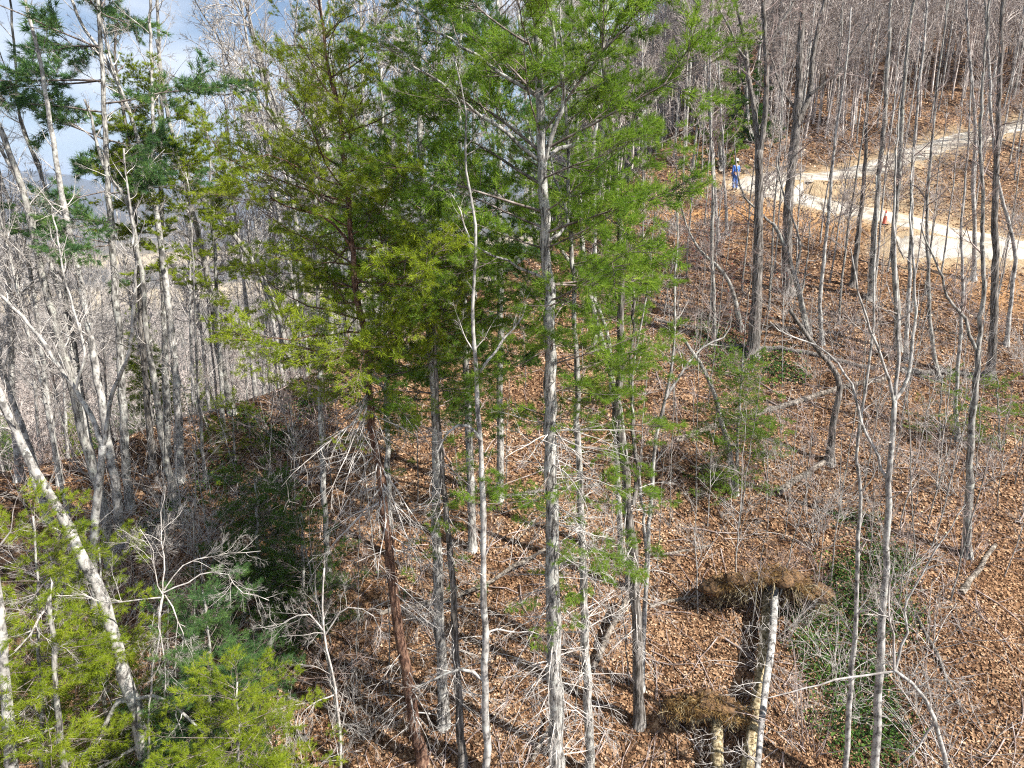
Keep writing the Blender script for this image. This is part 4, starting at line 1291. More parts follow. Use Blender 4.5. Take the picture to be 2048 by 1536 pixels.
pine_tree('pine_tree', 'green pine crown in the gap between the slender pine and the middle pines',
          [(775, 900), (772, 700), (768, 500), (766, 350), (765, 200)], 15, 6,
          [(700, 1.4, 0.6, 0), (500, 1.9, 1.0, 8), (320, 1.7, 1.0, 18), (150, 1.0, 1.0, 35), (60, 0.4, 1.0, 50)], Y=20, ext=0.8, seed=34, needles='needles_white_pine', per=3.8, whorl=0.45, nwid=0.009)
# seen from above at the bottom left
pine_tree('young_pine', 'bright green young pine filling the left edge at the bottom',
          [(85, 1560), (80, 1400), (75, 1250), (72, 1120), (70, 1060)], 10, 4,
          [(1700, 1.9, 1.0, 0), (1500, 2.0, 1.2, 5), (1300, 1.9, 1.2, 10), (1150, 1.4, 1.2, 25), (1050, 0.5, 1.0, 40)], Y=12.6, ext=0.3, seed=35, per=4.6, whorl=0.36, sub=4.8, nlen=0.12, nwid=0.007, needles='needles_yellow')
pine_tree('young_pine', 'pale green young pine between the leaning thick trunk and the left edge',
          [(215, 1500), (212, 1400), (208, 1300), (205, 1200), (203, 1120)], 9, 4,
          [(1620, 1.4, 0.8, 0), (1450, 1.5, 0.9, 5), (1280, 1.2, 1.0, 12), (1150, 0.8, 1.0, 25), (1080, 0.4, 1.0, 40)], Y=14.3, ext=0.3, seed=36, per=4.2, whorl=0.36, sub=4.5, nlen=0.12, needles='needles_yellow')
pine_tree('young_pine', 'shaded blue green young pine under the twiggy dead tree at lower left',
          [(420, 1520), (418, 1400), (415, 1300), (412, 1220)], 11, 5,
          [(1640, 1.8, 1.0, 0), (1450, 1.8, 1.0, 5), (1320, 1.4, 1.0, 12), (1230, 0.9, 1.0, 25), (1150, 0.4, 1.0, 40)], Y=13.8, ext=0.5, seed=37, per=6, whorl=0.32, sub=9, nlen=0.12, needles='needles_blue')
pine_tree('young_pine', 'yellow green young pine at the bottom, lowest of the pines left of the brown pine',
          [(480, 1640), (478, 1560), (476, 1460), (475, 1390)], 9, 4,
          [(1740, 1.8, 1.3, 0), (1580, 1.8, 1.3, 8), (1450, 1.3, 1.3, 20), (1370, 0.5, 1.2, 40)], Y=11.6, ext=0.3, seed=38, per=5, whorl=0.30, sub=5.5, nlen=0.12, needles='needles_yellow')
pine_tree('young_pine', 'dark green pine in the shade left of the drooping dead branches',
          [(520, 1190), (518, 1120), (515, 1050), (512, 990)], 11, 4,
          [(1230, 2.0, 1.0, -5), (1130, 1.9, 1.0, 0), (1050, 1.5, 1.0, 8), (980, 0.8, 1.0, 25), (920, .3, 1, 45)], ext=0.5, seed=39, per=6, whorl=0.28, sub=9, nlen=0.11, needles='needles_dark')
pine_tree('young_pine', 'second dark green pine just downhill of the shaded pine near the drooping dead branches',
          [(610, 1250), (608, 1180), (606, 1110), (604, 1050)], 10, 4,
          [(1290, 1.5, 1.0, -5), (1190, 1.4, 1.0, 0), (1100, 1.0, 1.0, 12), (1030, 0.4, 1.0, 35)], ext=0.4, seed=40, per=6, whorl=0.3, sub=9, nlen=0.11, needles='needles_dark')
pine_tree('young_pine', 'small yellow green pine below the flared grey tree on the orange rise',
          [(470, 930), (468, 890), (466, 850), (465, 820)], 6, 3,
          [(950, 0.9, 1.0, 0), (890, 0.9, 1.0, 10), (830, 0.5, 1.0, 25), (800, 0.2, 1.0, 45)], ext=0.2, seed=41, per=4.2, whorl=0.24, nlen=0.10, nwid=0.009, needles='needles_yellow')
pine_tree('young_hemlock', 'small soft green hemlock on the open slope at right of centre',
          [(1474, 990), (1472, 920), (1478, 840), (1482, 770), (1484, 730)], 10, 4,
          [(970, 1.4, 0.9, -12), (900, 1.5, 1.1, -6), (830, 1.4, 1.3, 0), (770, 1.1, 1.4, 10), (715, 0.5, 1.4, 30)], ext=0.2, seed=42, per=3.6, whorl=0.2, nlen=0.06, nwid=0.009, nper=14, sub=11)
pine_tree('young_hemlock', 'small hemlock at the right edge below the dark straight trunk',
          [(2000, 900), (1998, 850), (1996, 800), (1995, 770)], 6, 3,
          [(890, 1.3, 0.8, -8), (830, 1.1, 0.8, 0), (780, 0.6, 0.9, 15), (750, 0.2, 1.0, 30)], ext=0.2, seed=43, per=3.4, whorl=0.2, nlen=0.06, nwid=0.009, nper=14, sub=11)
pine_tree('young_hemlock', 'sparse little hemlock left of the wavy tree with the S bend',
          [(1880, 880), (1880, 830), (1882, 790), (1884, 760)], 5, 3,
          [(870, 1.0, 0.6, -8), (810, 0.8, 0.7, 0), (770, 0.4, 0.8, 15), (745, 0.2, 1.0, 30)], ext=0.2, seed=44, per=3, whorl=0.22, nlen=0.06, nwid=0.009, nper=14, sub=11)
pine_tree('pine_tree', 'bushy green pine on the slope behind the left end of the road',
          [(1500, 330), (1496, 250), (1492, 180), (1490, 110)], 14, 5,
          [(330, 1.8, 1.0, 0), (260, 2.2, 1.0, 5), (190, 1.9, 1.0, 15), (120, 1.1, 1.0, 30), (60, 0.4, 1.0, 45)], Y=52, ext=1.5, seed=45, per=4, whorl=0.55, nlen=0.16, nwid=0.022, needles='needles_dark')
pine_tree('pine_tree', 'narrow green pine behind the pale poles above the person in blue',
          [(1442, 330), (1440, 250), (1438, 170), (1436, 100)], 11, 5,
          [(330, 1.5, 1.0, 0), (240, 1.7, 1.0, 8), (150, 1.2, 1.0, 20), (70, 0.5, 1.0, 40)], Y=48, ext=1.5, seed=46, per=4, whorl=0.55, nlen=0.16, nwid=0.022, needles='needles_white_pine')

# ------------------------------------------------------------------ woods behind: copied kinds
def proto_bare(name, H, r, t0, n1, l1, n2, n3, rmin, mat, twig, seed, fork=False, ang=38, up=0.07, lean=0.016):
    rng = np.random.default_rng(9000 + seed)
    root = empty(name, (0, 0, 0))
    k = 12
    zz = np.linspace(-0.3, H, k)
    P = np.stack([np.cumsum(rng.normal(size=k)) * lean * H / k * 2, np.cumsum(rng.normal(size=k)) * lean * H / k * 2, zz], 1)
    P -= P[0] * np.array([1, 1, 0])
    t = np.linspace(0, 1, k)
    Rr = r * (1 - t) ** 0.8 + rmin * t
    Rr[0] *= 1.25
    a = Acc()
    a.tubes(P[None], Rr[None], 7)
    parts = [(P[None], Rr[None], t0)]
    if fork:
        for _ in range(2):
            i = int(k * rng.uniform(0.35, 0.6))
            az = rng.uniform(0, 6.28)
            d = np.array([[math.cos(az) * 0.5, math.sin(az) * 0.5, 0.85]])
            P1, R1 = grow(P[i][None], d, np.array([H * 0.5]), np.array([Rr[i] * 0.75]), np.array([rmin]), 9, 0.10, 0.05, rng)
            a.tubes(P1, R1, 6)
            parts.append((P1, R1, 0.15))
    add_obj('trunk', a.mesh('trunk'), mat, root)
    acc = Acc()
    tp = []
    for (p_, r_, tt0) in parts:
        i, t_, pos, d, rad, LL = children(p_, r_, np.array([n1]), tt0, 0.98, ang, 12, rng)
        ln = l1 * (1.15 - 0.8 * (t_ - tt0) / (1 - tt0)) * rng.uniform(0.5, 1.2, len(i))
        rb = np.minimum(np.maximum(rad * 0.5, rmin), 0.008 + 0.008 * ln)
        P1, R1 = grow(pos, d, ln, rb, np.full(len(i), rmin * 0.8), 5, 0.13, up, rng)
        acc.tubes(P1, R1, 3)
        tp.append(twig_points(P1, R1, n2, rng))
    cr = add_obj('crown', acc.mesh('crown'), twig, root, kind='stuff')
    put_sprays('twigs', cr, *[np.concatenate([q[c] for q in tp]) for c in range(3)], twig_spray(twig, rmin), rng)
    return root

def proto_pine(name, H, r, z0, Lmax, needles, seed, nlen=0.15, nwid=0.02, per=4.5, whorl=0.5, sub=4.5):
    rng = np.random.default_rng(9500 + seed)
    root = empty(name, (0, 0, 0))
    k = 12
    P = np.stack([0.05 * rng.normal(size=k), 0.05 * rng.normal(size=k), np.linspace(-0.3, H, k)], 1)
    Rr = np.linspace(r, 0.015, k)
    a = Acc()
    a.tubes(P[None], Rr[None], 7)
    add_obj('trunk', a.mesh('trunk'), 'bark_grey', root)
    hs, z = [], z0
    while z < H - 0.1:
        hs += [z] * int(per + rng.random())
        z += whorl * rng.uniform(0.7, 1.3)
    hs = np.array(hs)
    f = (hs - z0) / (H - z0)
    ln = Lmax * np.interp(f, [0, 0.25, 0.6, 1], [0.6, 1.0, 0.75, 0.12]) * rng.uniform(0.6, 1.1, len(hs))
    az = rng.uniform(0, 6.283, len(hs))
    el = np.radians(np.interp(f, [0, 0.5, 1], [-5, 12, 45]) + 8 * rng.normal(size=len(hs)))
    d = np.stack([np.cos(az) * np.cos(el), np.sin(az) * np.cos(el), np.sin(el)], 1)
    pos = np.stack([0 * hs, 0 * hs, hs], 1)
    acc = Acc()
    P1, R1 = grow(pos, d, ln, 0.006 + 0.008 * ln, np.full(len(hs), 0.006), 6, 0.06, 0.01, rng)
    acc.tubes(P1, R1, 3)
    c = add_obj('crown', acc.mesh('crown'), 'twig_dark', root, kind='stuff')
    put_sprays('needles', c, *needle_points(P1, R1, rng, sub, 0.34, 0.6), needle_spray(needles, nlen, nwid, 12, 8, 0.6), rng, 0.35)
    return root

class Kind:
    """a list of built trees of one kind that are then set out as copies"""
    def __init__(self, protos):
        self.p = protos
        self.used = [False] * len(protos)
        self.i = 0
    def put(self, x, y, label, cat, group, rng, s=1.0, tilt=0.03, z=None):
        j = int(rng.integers(len(self.p)))
        loc = (x, y, gz(x, y) if z is None else z)
        tl = (rng.normal() * tilt, rng.normal() * tilt)
        rz = rng.uniform(0, 6.28)
        sz = s * rng.uniform(0.85, 1.15)
        if not self.used[j]:
            o = self.p[j]
            self.used[j] = True
            o.location = loc
            o.rotation_euler = (tl[0], tl[1], rz)
            o.scale = (s, s, sz)
        else:
            o = copy_tree(self.p[j], loc, rz, s, sz, tl)
        tag(o, label, cat, group)
        return o
    def drop_unused(self):
        for u, o in zip(self.used, self.p):
            if not u:
                for ch in list(o.children):
                    for g in list(ch.children): bpy.data.objects.remove(g)
                    bpy.data.objects.remove(ch)
                bpy.data.objects.remove(o)

prng = np.random.default_rng(77)
K_big = Kind([proto_bare('bare_tree', 14 + q, 0.105, 0.32, 26, 3.0, 7, 5, 0.0105, ('bark_grey', 'bark_pale', 'bark_pale')[q % 3], 'twig_red', q, fork=q % 2 == 0) for q in range(6)])
K_slim = Kind([proto_bare('bare_pole', 11 + q, 0.06, 0.30, 22, 1.8, 6, 4, 0.0105, ('bark_pale', 'bark_grey')[q % 2], 'twig_red', 20 + q, ang=34) for q in range(4)])
K_left = Kind([proto_bare('bare_tree', 14 + q, 0.105, 0.30, 24, 2.8, 6, 5, 0.0105, 'bark_pale', 'twig_grey', 30 + q, fork=q % 2 == 1) for q in range(4)])
K_pine = Kind([proto_pine('pine_tree', 13 + 2 * q, 0.15, 3.0, 2.6 + 0.3 * q, ('needles_dark', 'needles_white_pine', 'needles_yellow')[q], q) for q in range(3)])
K_sap = Kind([proto_bare('sapling', 4.5 + 0.8 * q, 0.024, 0.2, 16, 1.5, 4, 3, 0.0052, ('bark_pale', 'bark_grey')[q % 2], ('twig_grey', 'twig_brown')[q % 2], 50 + q, ang=55, lean=0.03, up=0.05) for q in range(4)])

def clear_of(x, y, spots, dmin):
    return all((x - a) ** 2 + (y - b) ** 2 > dmin * dmin for a, b in spots)

LAND = [('the large forked dark oak', 1506, 712), ('the hooked dark snag', 1660, 925), ('the tree with the S bend', 1934, 1110), ('the uprooted tree', 1535, 1225), ('the lone dark trunked pine', 1279, 1450),
        ('the small soft green hemlock', 1474, 990), ('the bare orange rise', 440, 800), ('the wide V shaped trunk', 359, 965), ('the crooked pale tree at left', 187, 1150), ('the mossy footed pine', 888, 1452),
        ('the traffic cone', 1769, 449), ('the person in blue', 1470, 372), ('the flared brown pole', 1742, 598), ('the dark trunk near the right edge', 1980, 755), ('the shaded green pine', 520, 1190), ('the long fallen log', 1550, 822),
        ('the second dark oak', 1576, 585), ('the pale log at the right edge', 1955, 1145)]
LAND = [(n_, gp(a_, b_)) for n_, a_, b_ in LAND]

def where(x, y):
    j = min(range(len(LAND)), key=lambda q: (LAND[q][1][0] - x) ** 2 + (LAND[q][1][1] - y) ** 2)
    n_, p_ = LAND[j]
    dx, dy = x - p_[0], y - p_[1]
    side = ('right of' if dx > 0 else 'left of') if abs(dx) > abs(dy) else ('uphill of' if dy > 0 else 'downhill of')
    return ('close ' if math.hypot(dx, dy) < 1.6 else '') + side + ' ' + n_

spots = []
NEAR_PENDING = []
def fill(kind, n, xr, yr, label, cat, group, dmin, cond, s=(0.85, 1.2), tilt=0.03, near=None):
    c = 0
    for _ in range(n * 30):
        if c >= n: break
        y = prng.uniform(*yr) if yr[1] / max(yr[0], 1) < 2 else math.exp(prng.uniform(math.log(yr[0]), math.log(yr[1])))
        x = prng.uniform(*xr) * y
        d, _z = near_road(np.array([x]), np.array([y]))
        if d[0] < 1.3 or not cond(x, y) or not clear_of(x, y, spots, dmin): continue
        spots.append((x, y))
        NEAR_PENDING.append((x, y)) if near else None
        kind.put(x, y, label if near is None else near + ' ' + where(x, y), cat, group, prng, prng.uniform(*s), tilt)
        c += 1

in_person_view = lambda x, y: abs(x / y - 0.316) < 0.016 and 22 < y < 46
fill(K_big, 85, (0.10, 0.86), (46, 120), 'grey leafless tree in the dense woods on the slope above the road', 'tree', 'leafless trees above the road', 1.9, lambda x, y: not in_person_view(x, y))
fill(K_slim, 120, (0.14, 0.86), (42, 95), 'thin pale leafless pole in the dense young stand above the road', 'tree', 'thin poles above the road', 1.1, lambda x, y: not in_person_view(x, y))
fill(K_pine, 12, (0.16, 0.8), (56, 120), 'small evergreen showing through the leafless woods above the road', 'tree', 'evergreens above the road', 4, lambda x, y: True, (0.5, 0.8))
fill(K_slim, 22, (0.18, 0.80), (31, 42), 'thin pale pole on the leafy slope just below the road', 'tree', 'thin poles below the road', 1.6, lambda x, y: not in_person_view(x, y), (0.7, 1.0), near='thin pale pole below the road')
fill(K_left, 80, (-0.86, 0.18), (28, 150), 'grey leafless tree in the woods behind the rise at left', 'tree', 'leafless trees behind the rise', 1.7,
     lambda x, y: y > np.interp(x, [-60, -25, -12, 0, 8], [8, 21, 28, 37, 48]), (0.8, 1.15), 0.06)
fill(K_left, 16, (-0.42, 0.10), (29, 44), 'tall leafless tree rising against the sky behind the pines', 'tree', 'leafless trees on the skyline', 1.6,
     lambda x, y: y > np.interp(x, [-25, -12, 0, 8], [21, 26, 35, 45]), (1.1, 1.4), 0.06)
fill(K_pine, 20, (-0.8, 0.12), (28, 110), 'green pine among the grey trees behind the rise at left', 'tree', 'pines behind the rise', 4,
     lambda x, y: y > np.interp(x, [-60, -25, -12, 0, 8], [8, 21, 29, 38, 48]), (0.55, 0.85))
fill(K_left, 2, (-0.78, -0.6), (20, 25), 'grey leafless tree in the thicket at the left edge', 'tree', 'thicket trees at the left edge', 1.4, lambda x, y: True, (0.6, 0.9), 0.10, near='grey leafless thicket tree')
fill(K_sap, 75, (0.18, 0.80), (17, 37), 'bare thin sapling standing on the leaf covered slope at right', 'sapling', 'saplings on the right slope', 0.9, lambda x, y: not in_person_view(x, y), (0.6, 1.1), 0.06, near='bare thin sapling')
fill(K_sap, 38, (-0.75, -0.2), (14, 27), 'bare thin sapling in the undergrowth at left', 'sapling', 'saplings at left', 0.9, lambda x, y: True, (0.6, 1.1), 0.08, near='bare thin sapling')
fill(K_sap, 24, (-0.2, 0.2), (15, 34), 'bare thin sapling behind the middle pines', 'sapling', 'saplings behind the middle pines', 1.2, lambda x, y: True, (0.5, 1.0), 0.06, near='bare thin sapling')

# shrubs: many thin arching stems from one foot
def proto_shrub(name, n, h, mat, seed, leaf=None):
    rng = np.random.default_rng(9800 + seed)
    root = empty(name, (0, 0, 0))
    az = rng.uniform(0, 6.283, n)
    el = np.radians(rng.uniform(35, 85, n))
    d = np.stack([np.cos(az) * np.cos(el), np.sin(az) * np.cos(el), np.sin(el)], 1)
    st = np.stack([0.12 * rng.normal(size=n), 0.12 * rng.normal(size=n), np.full(n, -0.05)], 1)
    ln = h * rng.uniform(0.6, 1.3, n)
    P1, R1 = grow(st, d, ln, np.full(n, 0.011), np.full(n, 0.005), 7, 0.10, -0.06, rng)
    a = Acc()
    a.tubes(P1, R1, 4)
    add_obj('stems', a.mesh('stems'), mat, root, kind='stuff')
    a = Acc()
    P2, R2 = twigs_from(a, P1, R1, 0.0052, rng, 4, 2, up=-0.02, k2=4, k3=3)
    add_obj('twigs', a.mesh('twigs'), mat, root, kind='stuff')
    if leaf:
        a = Acc()
        i, t, pos, dd, rad, LL = children(P2, R2, np.full(len(P2), 3), 0.2, 1.0, 50, 15, rng)
        leaf_quads(a, pos, nrm(dd), np.full(len(pos), 0.085) * rng.uniform(0.6, 1.3, len(pos)), rng)
        add_obj('leaves', a.mesh('leaves', smooth=False), leaf, root, kind='stuff')
    return root

K_brush = Kind([proto_shrub('shrub', 13, 2.0, ('twig_grey', 'twig_brown')[q % 2], q) for q in range(3)])
K_red = Kind([proto_shrub('shrub', 12, 2.2, 'twig_brown', 10 + q, 'red_leaves') for q in range(2)])
K_ever = Kind([proto_shrub('shrub', 10, 1.1, 'twig_dark', 20 + q, 'evergreen_leaves') for q in range(2)])
spots = []
fill(K_brush, 40, (0.42, 0.80), (14, 30), 'tangled bare brown shrub in the brush at the right edge', 'shrub', 'brush at right', 0.7, lambda x, y: True, (0.6, 1.2), near='tangled bare brown shrub')
fill(K_brush, 20, (0.12, 0.75), (30, 40), 'bare shrub on the upper slope below the road', 'shrub', 'brush below the road', 1.2, lambda x, y: not in_person_view(x, y), (0.7, 1.3), near='bare shrub below the road')
fill(K_brush, 44, (-0.78, -0.25), (13, 28), 'tangled bare shrub in the undergrowth at the left', 'shrub', 'brush at left', 0.8, lambda x, y: True, (0.7, 1.5), near='tangled bare shrub')
fill(K_red, 12, (0.18, 0.30), (32, 43), 'shrub with scattered red leaves at the left end of the road', 'shrub', 'red leaved shrubs', 1.2, lambda x, y: not in_person_view(x, y), (0.8, 1.3), near='shrub with red leaves')
fill(K_red, 6, (0.30, 0.44), (27, 33), 'thin shrub with red leaves on the slope behind the large dark oak', 'shrub', 'red leaved shrubs on the slope', 1.2, lambda x, y: True, (0.5, 0.8), near='thin red leaved shrub')
fill(K_ever, 9, (-0.5, -0.15), (18, 27), 'low green leafy shrub around the orange rise at left', 'shrub', 'green shrubs at left', 1.0, lambda x, y: True, (0.6, 1.1), near='low green leafy shrub')
# things of one kind by the same landmark are told apart by their order from it
same = {}
for o in [q for q in bpy.data.objects if q.parent is None and q.get('group') and q.get('label')]:
    if ' of the ' in o['label'] and o['category'] in ('sapling', 'shrub', 'tree'):
        same.setdefault(o['label'], []).append(o)
ORD = ['nearest', 'second nearest', 'third', 'fourth', 'fifth', 'sixth', 'seventh', 'eighth', 'ninth', 'tenth', 'eleventh', 'twelfth', 'thirteenth', 'fourteenth']
for lab, os_ in same.items():
    if len(os_) < 2: continue
    hit = [p_ for n_, p_ in LAND if lab.endswith(n_)]
    if not hit: continue
    os_.sort(key=lambda o: (o.location.x - hit[0][0]) ** 2 + (o.location.y - hit[0][1]) ** 2)
    for q, o in enumerate(os_[:len(ORD)]):
        o['label'] = ' '.join((lab + ', ' + ORD[q] + ' of them').replace('thin pale pole below the road', 'thin pale pole').replace('bare shrub below the road', 'bare shrub').split()[:16])
for K in (K_big, K_slim, K_left, K_pine, K_sap, K_brush, K_red, K_ever):
    K.drop_unused()

# far-off woods that read as one mass
def far_tree_shapes(mat, rmin, tag_):
    protos = []
    for q in range(5):
        rng = np.random.default_rng(820 + q)
        a = Acc()
        H = 11.0 + q
        k = 7
        P = np.stack([np.cumsum(rng.normal(size=k)) * 0.12, np.cumsum(rng.normal(size=k)) * 0.12, np.linspace(-0.4, H, k)], 1)
        Rr = np.linspace(0.10, rmin * 1.5, k)
        a.tubes(P[None], Rr[None], 4)
        i, t, pos, d, rad, LL = children(P[None], Rr[None], np.array([20]), 0.28, 0.98, 36, 12, rng)
        ln = 2.9 * (1.2 - 0.8 * t) * rng.uniform(0.6, 1.2, len(i))
        P1, R1 = grow(pos, d, ln, np.full(len(i), rmin * 1.8), np.full(len(i), rmin), 4, 0.13, 0.08, rng)
        a.tubes(P1, R1, 3)
        i, t, pos, d, rad, LL = children(P1, R1, np.full(len(P1), 5), 0.15, 1.0, 38, 12, rng)
        P2, R2 = grow(pos, d, LL * 0.45 * rng.uniform(0.6, 1.3, len(i)), np.full(len(i), rmin), np.full(len(i), rmin * 0.7), 3, 0.13, 0.05, rng)
        a.tubes(P2, R2, 3)
        i, t, pos, d, rad, LL = children(P2, R2, np.full(len(P2), 3), 0.2, 1.0, 38, 12, rng)
        P3, R3 = grow(pos, d, LL * 0.5 * rng.uniform(0.6, 1.3, len(i)), np.full(len(i), rmin * 0.8), np.full(len(i), rmin * 0.4), 2, 0.1, 0.05, rng)
        a.tubes(P3, R3, 3)
        protos.append(spray_object(a.mesh('spray_shape'), [mat]))
    return gn_group(tag_, protos)

def woods(name, label, x, y, group, rng):
    d, _ = near_road(x, y)
    k = d > 1.6
    x, y = x[k], y[k]
    n = len(x)
    pos = np.stack([x, y, ground(x, y) - 0.1], 1)
    dd = np.stack([0.04 * rng.normal(size=n), 0.04 * rng.normal(size=n), np.ones(n)], 1)
    o = put_sprays(name, None, pos, dd, rng.uniform(0.75, 1.15, n), group, rng)
    tag(o, label, 'woods', kind='stuff')

wr = np.random.default_rng(4)
g_near = far_tree_shapes('twig_red', 0.014, 'hillside_shapes')
yy = wr.uniform(52, 170, 2200)
xx = yy * wr.uniform(0.05, 0.95, 2200)
woods('hillside_woods', 'pinkish grey haze of leafless trees filling the upper hillside', xx, yy, g_near, wr)
g_far = far_tree_shapes('twig_red', 0.035, 'valley_shapes')
yy = np.exp(wr.uniform(np.log(110), np.log(1400), 4200))
xx = yy * wr.uniform(-0.95, 0.35, 4200)
dist = np.hypot(xx, yy)
kk = ~((wav(xx, yy, 41, 260) > 0.18) & (dist > 260) & (dist < 1100))
woods('distant_woods', 'grey leafless woods far below in the valley', xx[kk], yy[kk], g_far, wr)

# ------------------------------------------------------------------ fallen wood
def log_from_px(name, label, pts, w0, w1, mat, lift=0.0, twigs=0, seed=0, hover=None):
    rng = np.random.default_rng(300 + seed)
    P = []
    for q, (px, py) in enumerate(pts):
        g = gp(px, py)
        P.append(g)
    P = np.array(P)
    r0, r1 = rad_px(w0, P[0]), rad_px(w1, P[-1])
    k = max(8, int(np.linalg.norm(P[-1] - P[0]) / 0.3))
    S = smooth_path(P, k)
    rr = np.linspace(r0, r1, k)
    S[:, 2] = ground(S[:, 0], S[:, 1]) + rr * 0.55
    if hover:
        S[:, 2] += np.interp(np.linspace(0, 1, k), [0, 1], hover)
    S[1:-1] += rng.normal(size=(k - 2, 3)) * 0.015
    base = S[0].copy()
    root = empty(name, base)
    tag(root, label, 'log')
    a = Acc()
    a.tubes((S - base)[None], (rr * (1 + 0.06 * rng.normal(size=k)))[None], 10, cap=True)
    add_obj('trunk', a.mesh('trunk'), mat, root)
    if twigs:
        a = Acc()
        i, t, pos, d, rad, LL = children((S - base)[None], rr[None], np.array([twigs]), 0.3, 1.0, 55, 15, rng)
        d = nrm(d + np.array([0, 0, 0.35]))
        P1, R1 = grow(pos, d, rng.uniform(0.3, 1.1, len(i)), np.full(len(i), 0.014), np.full(len(i), 0.005), 5, 0.12, 0.0, rng)
        a.tubes(P1, R1, 4)
        twigs_from(a, P1, R1, 0.005, rng, 3, 2)
        add_obj('branches', a.mesh('branches'), 'twig_grey', root, kind='stuff')

log_from_px('fallen_log', 'long dark fallen log lying across the slope at right, under the hooked snag', [(1352, 884), (1447, 850), (1550, 820), (1640, 792), (1770, 760)], 15, 12, 'log_wood', twigs=8, seed=1)
log_from_px('fallen_log', 'dark log lying across the slope behind the large dark oak', [(1440, 692), (1540, 700), (1630, 712), (1750, 740)], 14, 10, 'bark_dark', seed=2, twigs=6)
log_from_px('fallen_log', 'dark log at the right edge leading to the foot of the dark straight trunk', [(1800, 742), (1880, 748), (1975, 752)], 15, 12, 'bark_dark', seed=3)
log_from_px('fallen_log', 'short pale log pointing downhill from the hooked snag', [(1552, 992), (1600, 958), (1650, 926)], 17, 12, 'log_wood', seed=4)
log_from_px('fallen_log', 'pale weathered log leaning on the slope between the dark trunked pine and the slim pine', [(1184, 1348), (1215, 1292), (1258, 1222)], 13, 15, 'log_wood', hover=(0.1, 0.5), seed=5, twigs=10)
log_from_px('fallen_log', 'pale log on the sunlit leaves at the lower right edge', [(1922, 1190), (1955, 1145), (1990, 1092)], 15, 9, 'log_wood', seed=6)
log_from_px('fallen_log', 'pale fallen stem lying left of the thickest pale trunk near the bottom', [(900, 1212), (985, 1180), (1090, 1130)], 10, 8, 'log_wood', hover=(0.15, 0.5), seed=7, twigs=8)
log_from_px('fallen_log', 'thin pale fallen branch right of the dark trunked pine', [(1300, 1215), (1360, 1200), (1440, 1182)], 9, 5, 'log_wood', seed=8, twigs=6)
log_from_px('fallen_log', 'old grey branch lying above the pale fallen branch right of the middle', [(1290, 1112), (1350, 1108), (1420, 1094)], 8, 5, 'log_wood', seed=9, twigs=5)
log_from_px('fallen_log', 'broken pale wood at the bottom edge beside the thickest pale trunk', [(1065, 1530), (1090, 1490), (1118, 1450)], 10, 8, 'log_wood', hover=(0.1, 0.45), seed=10, twigs=6)
log_from_px('fallen_log', 'thin dark log running down to the bottom right behind the crooked tree', [(1830, 1230), (1880, 1330), (1930, 1440)], 9, 6, 'bark_dark', seed=11)
log_from_px('fallen_log', 'dark shaded log behind the middle pine trunks', [(1000, 1000), (1080, 985), (1200, 970)], 9, 7, 'bark_dark', seed=12, twigs=5)
log_from_px('fallen_log', 'grey log among the shadows left of the slim pale stem', [(760, 1230), (830, 1215), (905, 1200)], 12, 8, 'log_wood', seed=13, twigs=4)
log_from_px('fallen_log', 'long low branch lying on the upper slope left of the oaks', [(1310, 640), (1380, 655), (1440, 668)], 8, 6, 'bark_dark', seed=14)

def sticks(name, label, zones, seed):
    rng = np.random.default_rng(seed)
    acc = Acc()
    for (x0, x1, y0, y1, n, lmax) in zones:
        x, y = rng.uniform(x0, x1, n), rng.uniform(y0, y1, n)
        d, _ = near_road(x, y)
        k = (d > 0.5) & (np.abs(x) < 0.86 * y + 2)
        x, y = x[k], y[k]
        n = len(x)
        L = lmax * rng.uniform(0.2, 1, n) ** 1.5
        az = rng.uniform(0, 6.283, n)
        kk = 5
        P = np.zeros((n, kk, 3))
        cx, cy = x.copy(), y.copy()
        for j in range(kk):
            P[:, j, 0], P[:, j, 1] = cx, cy
            P[:, j, 2] = ground(cx, cy) + 0.03 + 0.05 * rng.random(n)
            az = az + 0.18 * rng.normal(size=n)
            cx = cx + np.cos(az) * L / (kk - 1)
            cy = cy + np.sin(az) * L / (kk - 1)
        r = (0.006 + 0.010 * L) * rng.uniform(0.6, 1.3, n)
        acc.tubes(P, np.outer(r, np.linspace(1, 0.4, kk)), 4)
        # side twigs
        i, t, pos, dd, rad, LL = children(P, np.outer(r, np.linspace(1, 0.4, kk)), np.full(n, 3), 0.3, 1, 45, 10, rng)
        dd = nrm(dd + np.array([0, 0, 0.3]))
        P2, R2 = grow(pos, dd, LL * 0.35, np.maximum(rad * 0.6, 0.004), np.full(len(i), 0.003), 3, 0.1, 0, rng)
        acc.tubes(P2, R2, 3)
    o = add_obj(name, acc.mesh(name), 'twig_brown')
    tag(o, label, 'sticks', kind='stuff')
sticks('fallen_sticks', 'scattered fallen sticks and twigs on the leaf covered slope', [(-10, 14, 11.5, 20, 750, 1.8), (-14, 22, 20, 32, 650, 2.2), (4, 34, 30, 40, 180, 2.2)], 8)

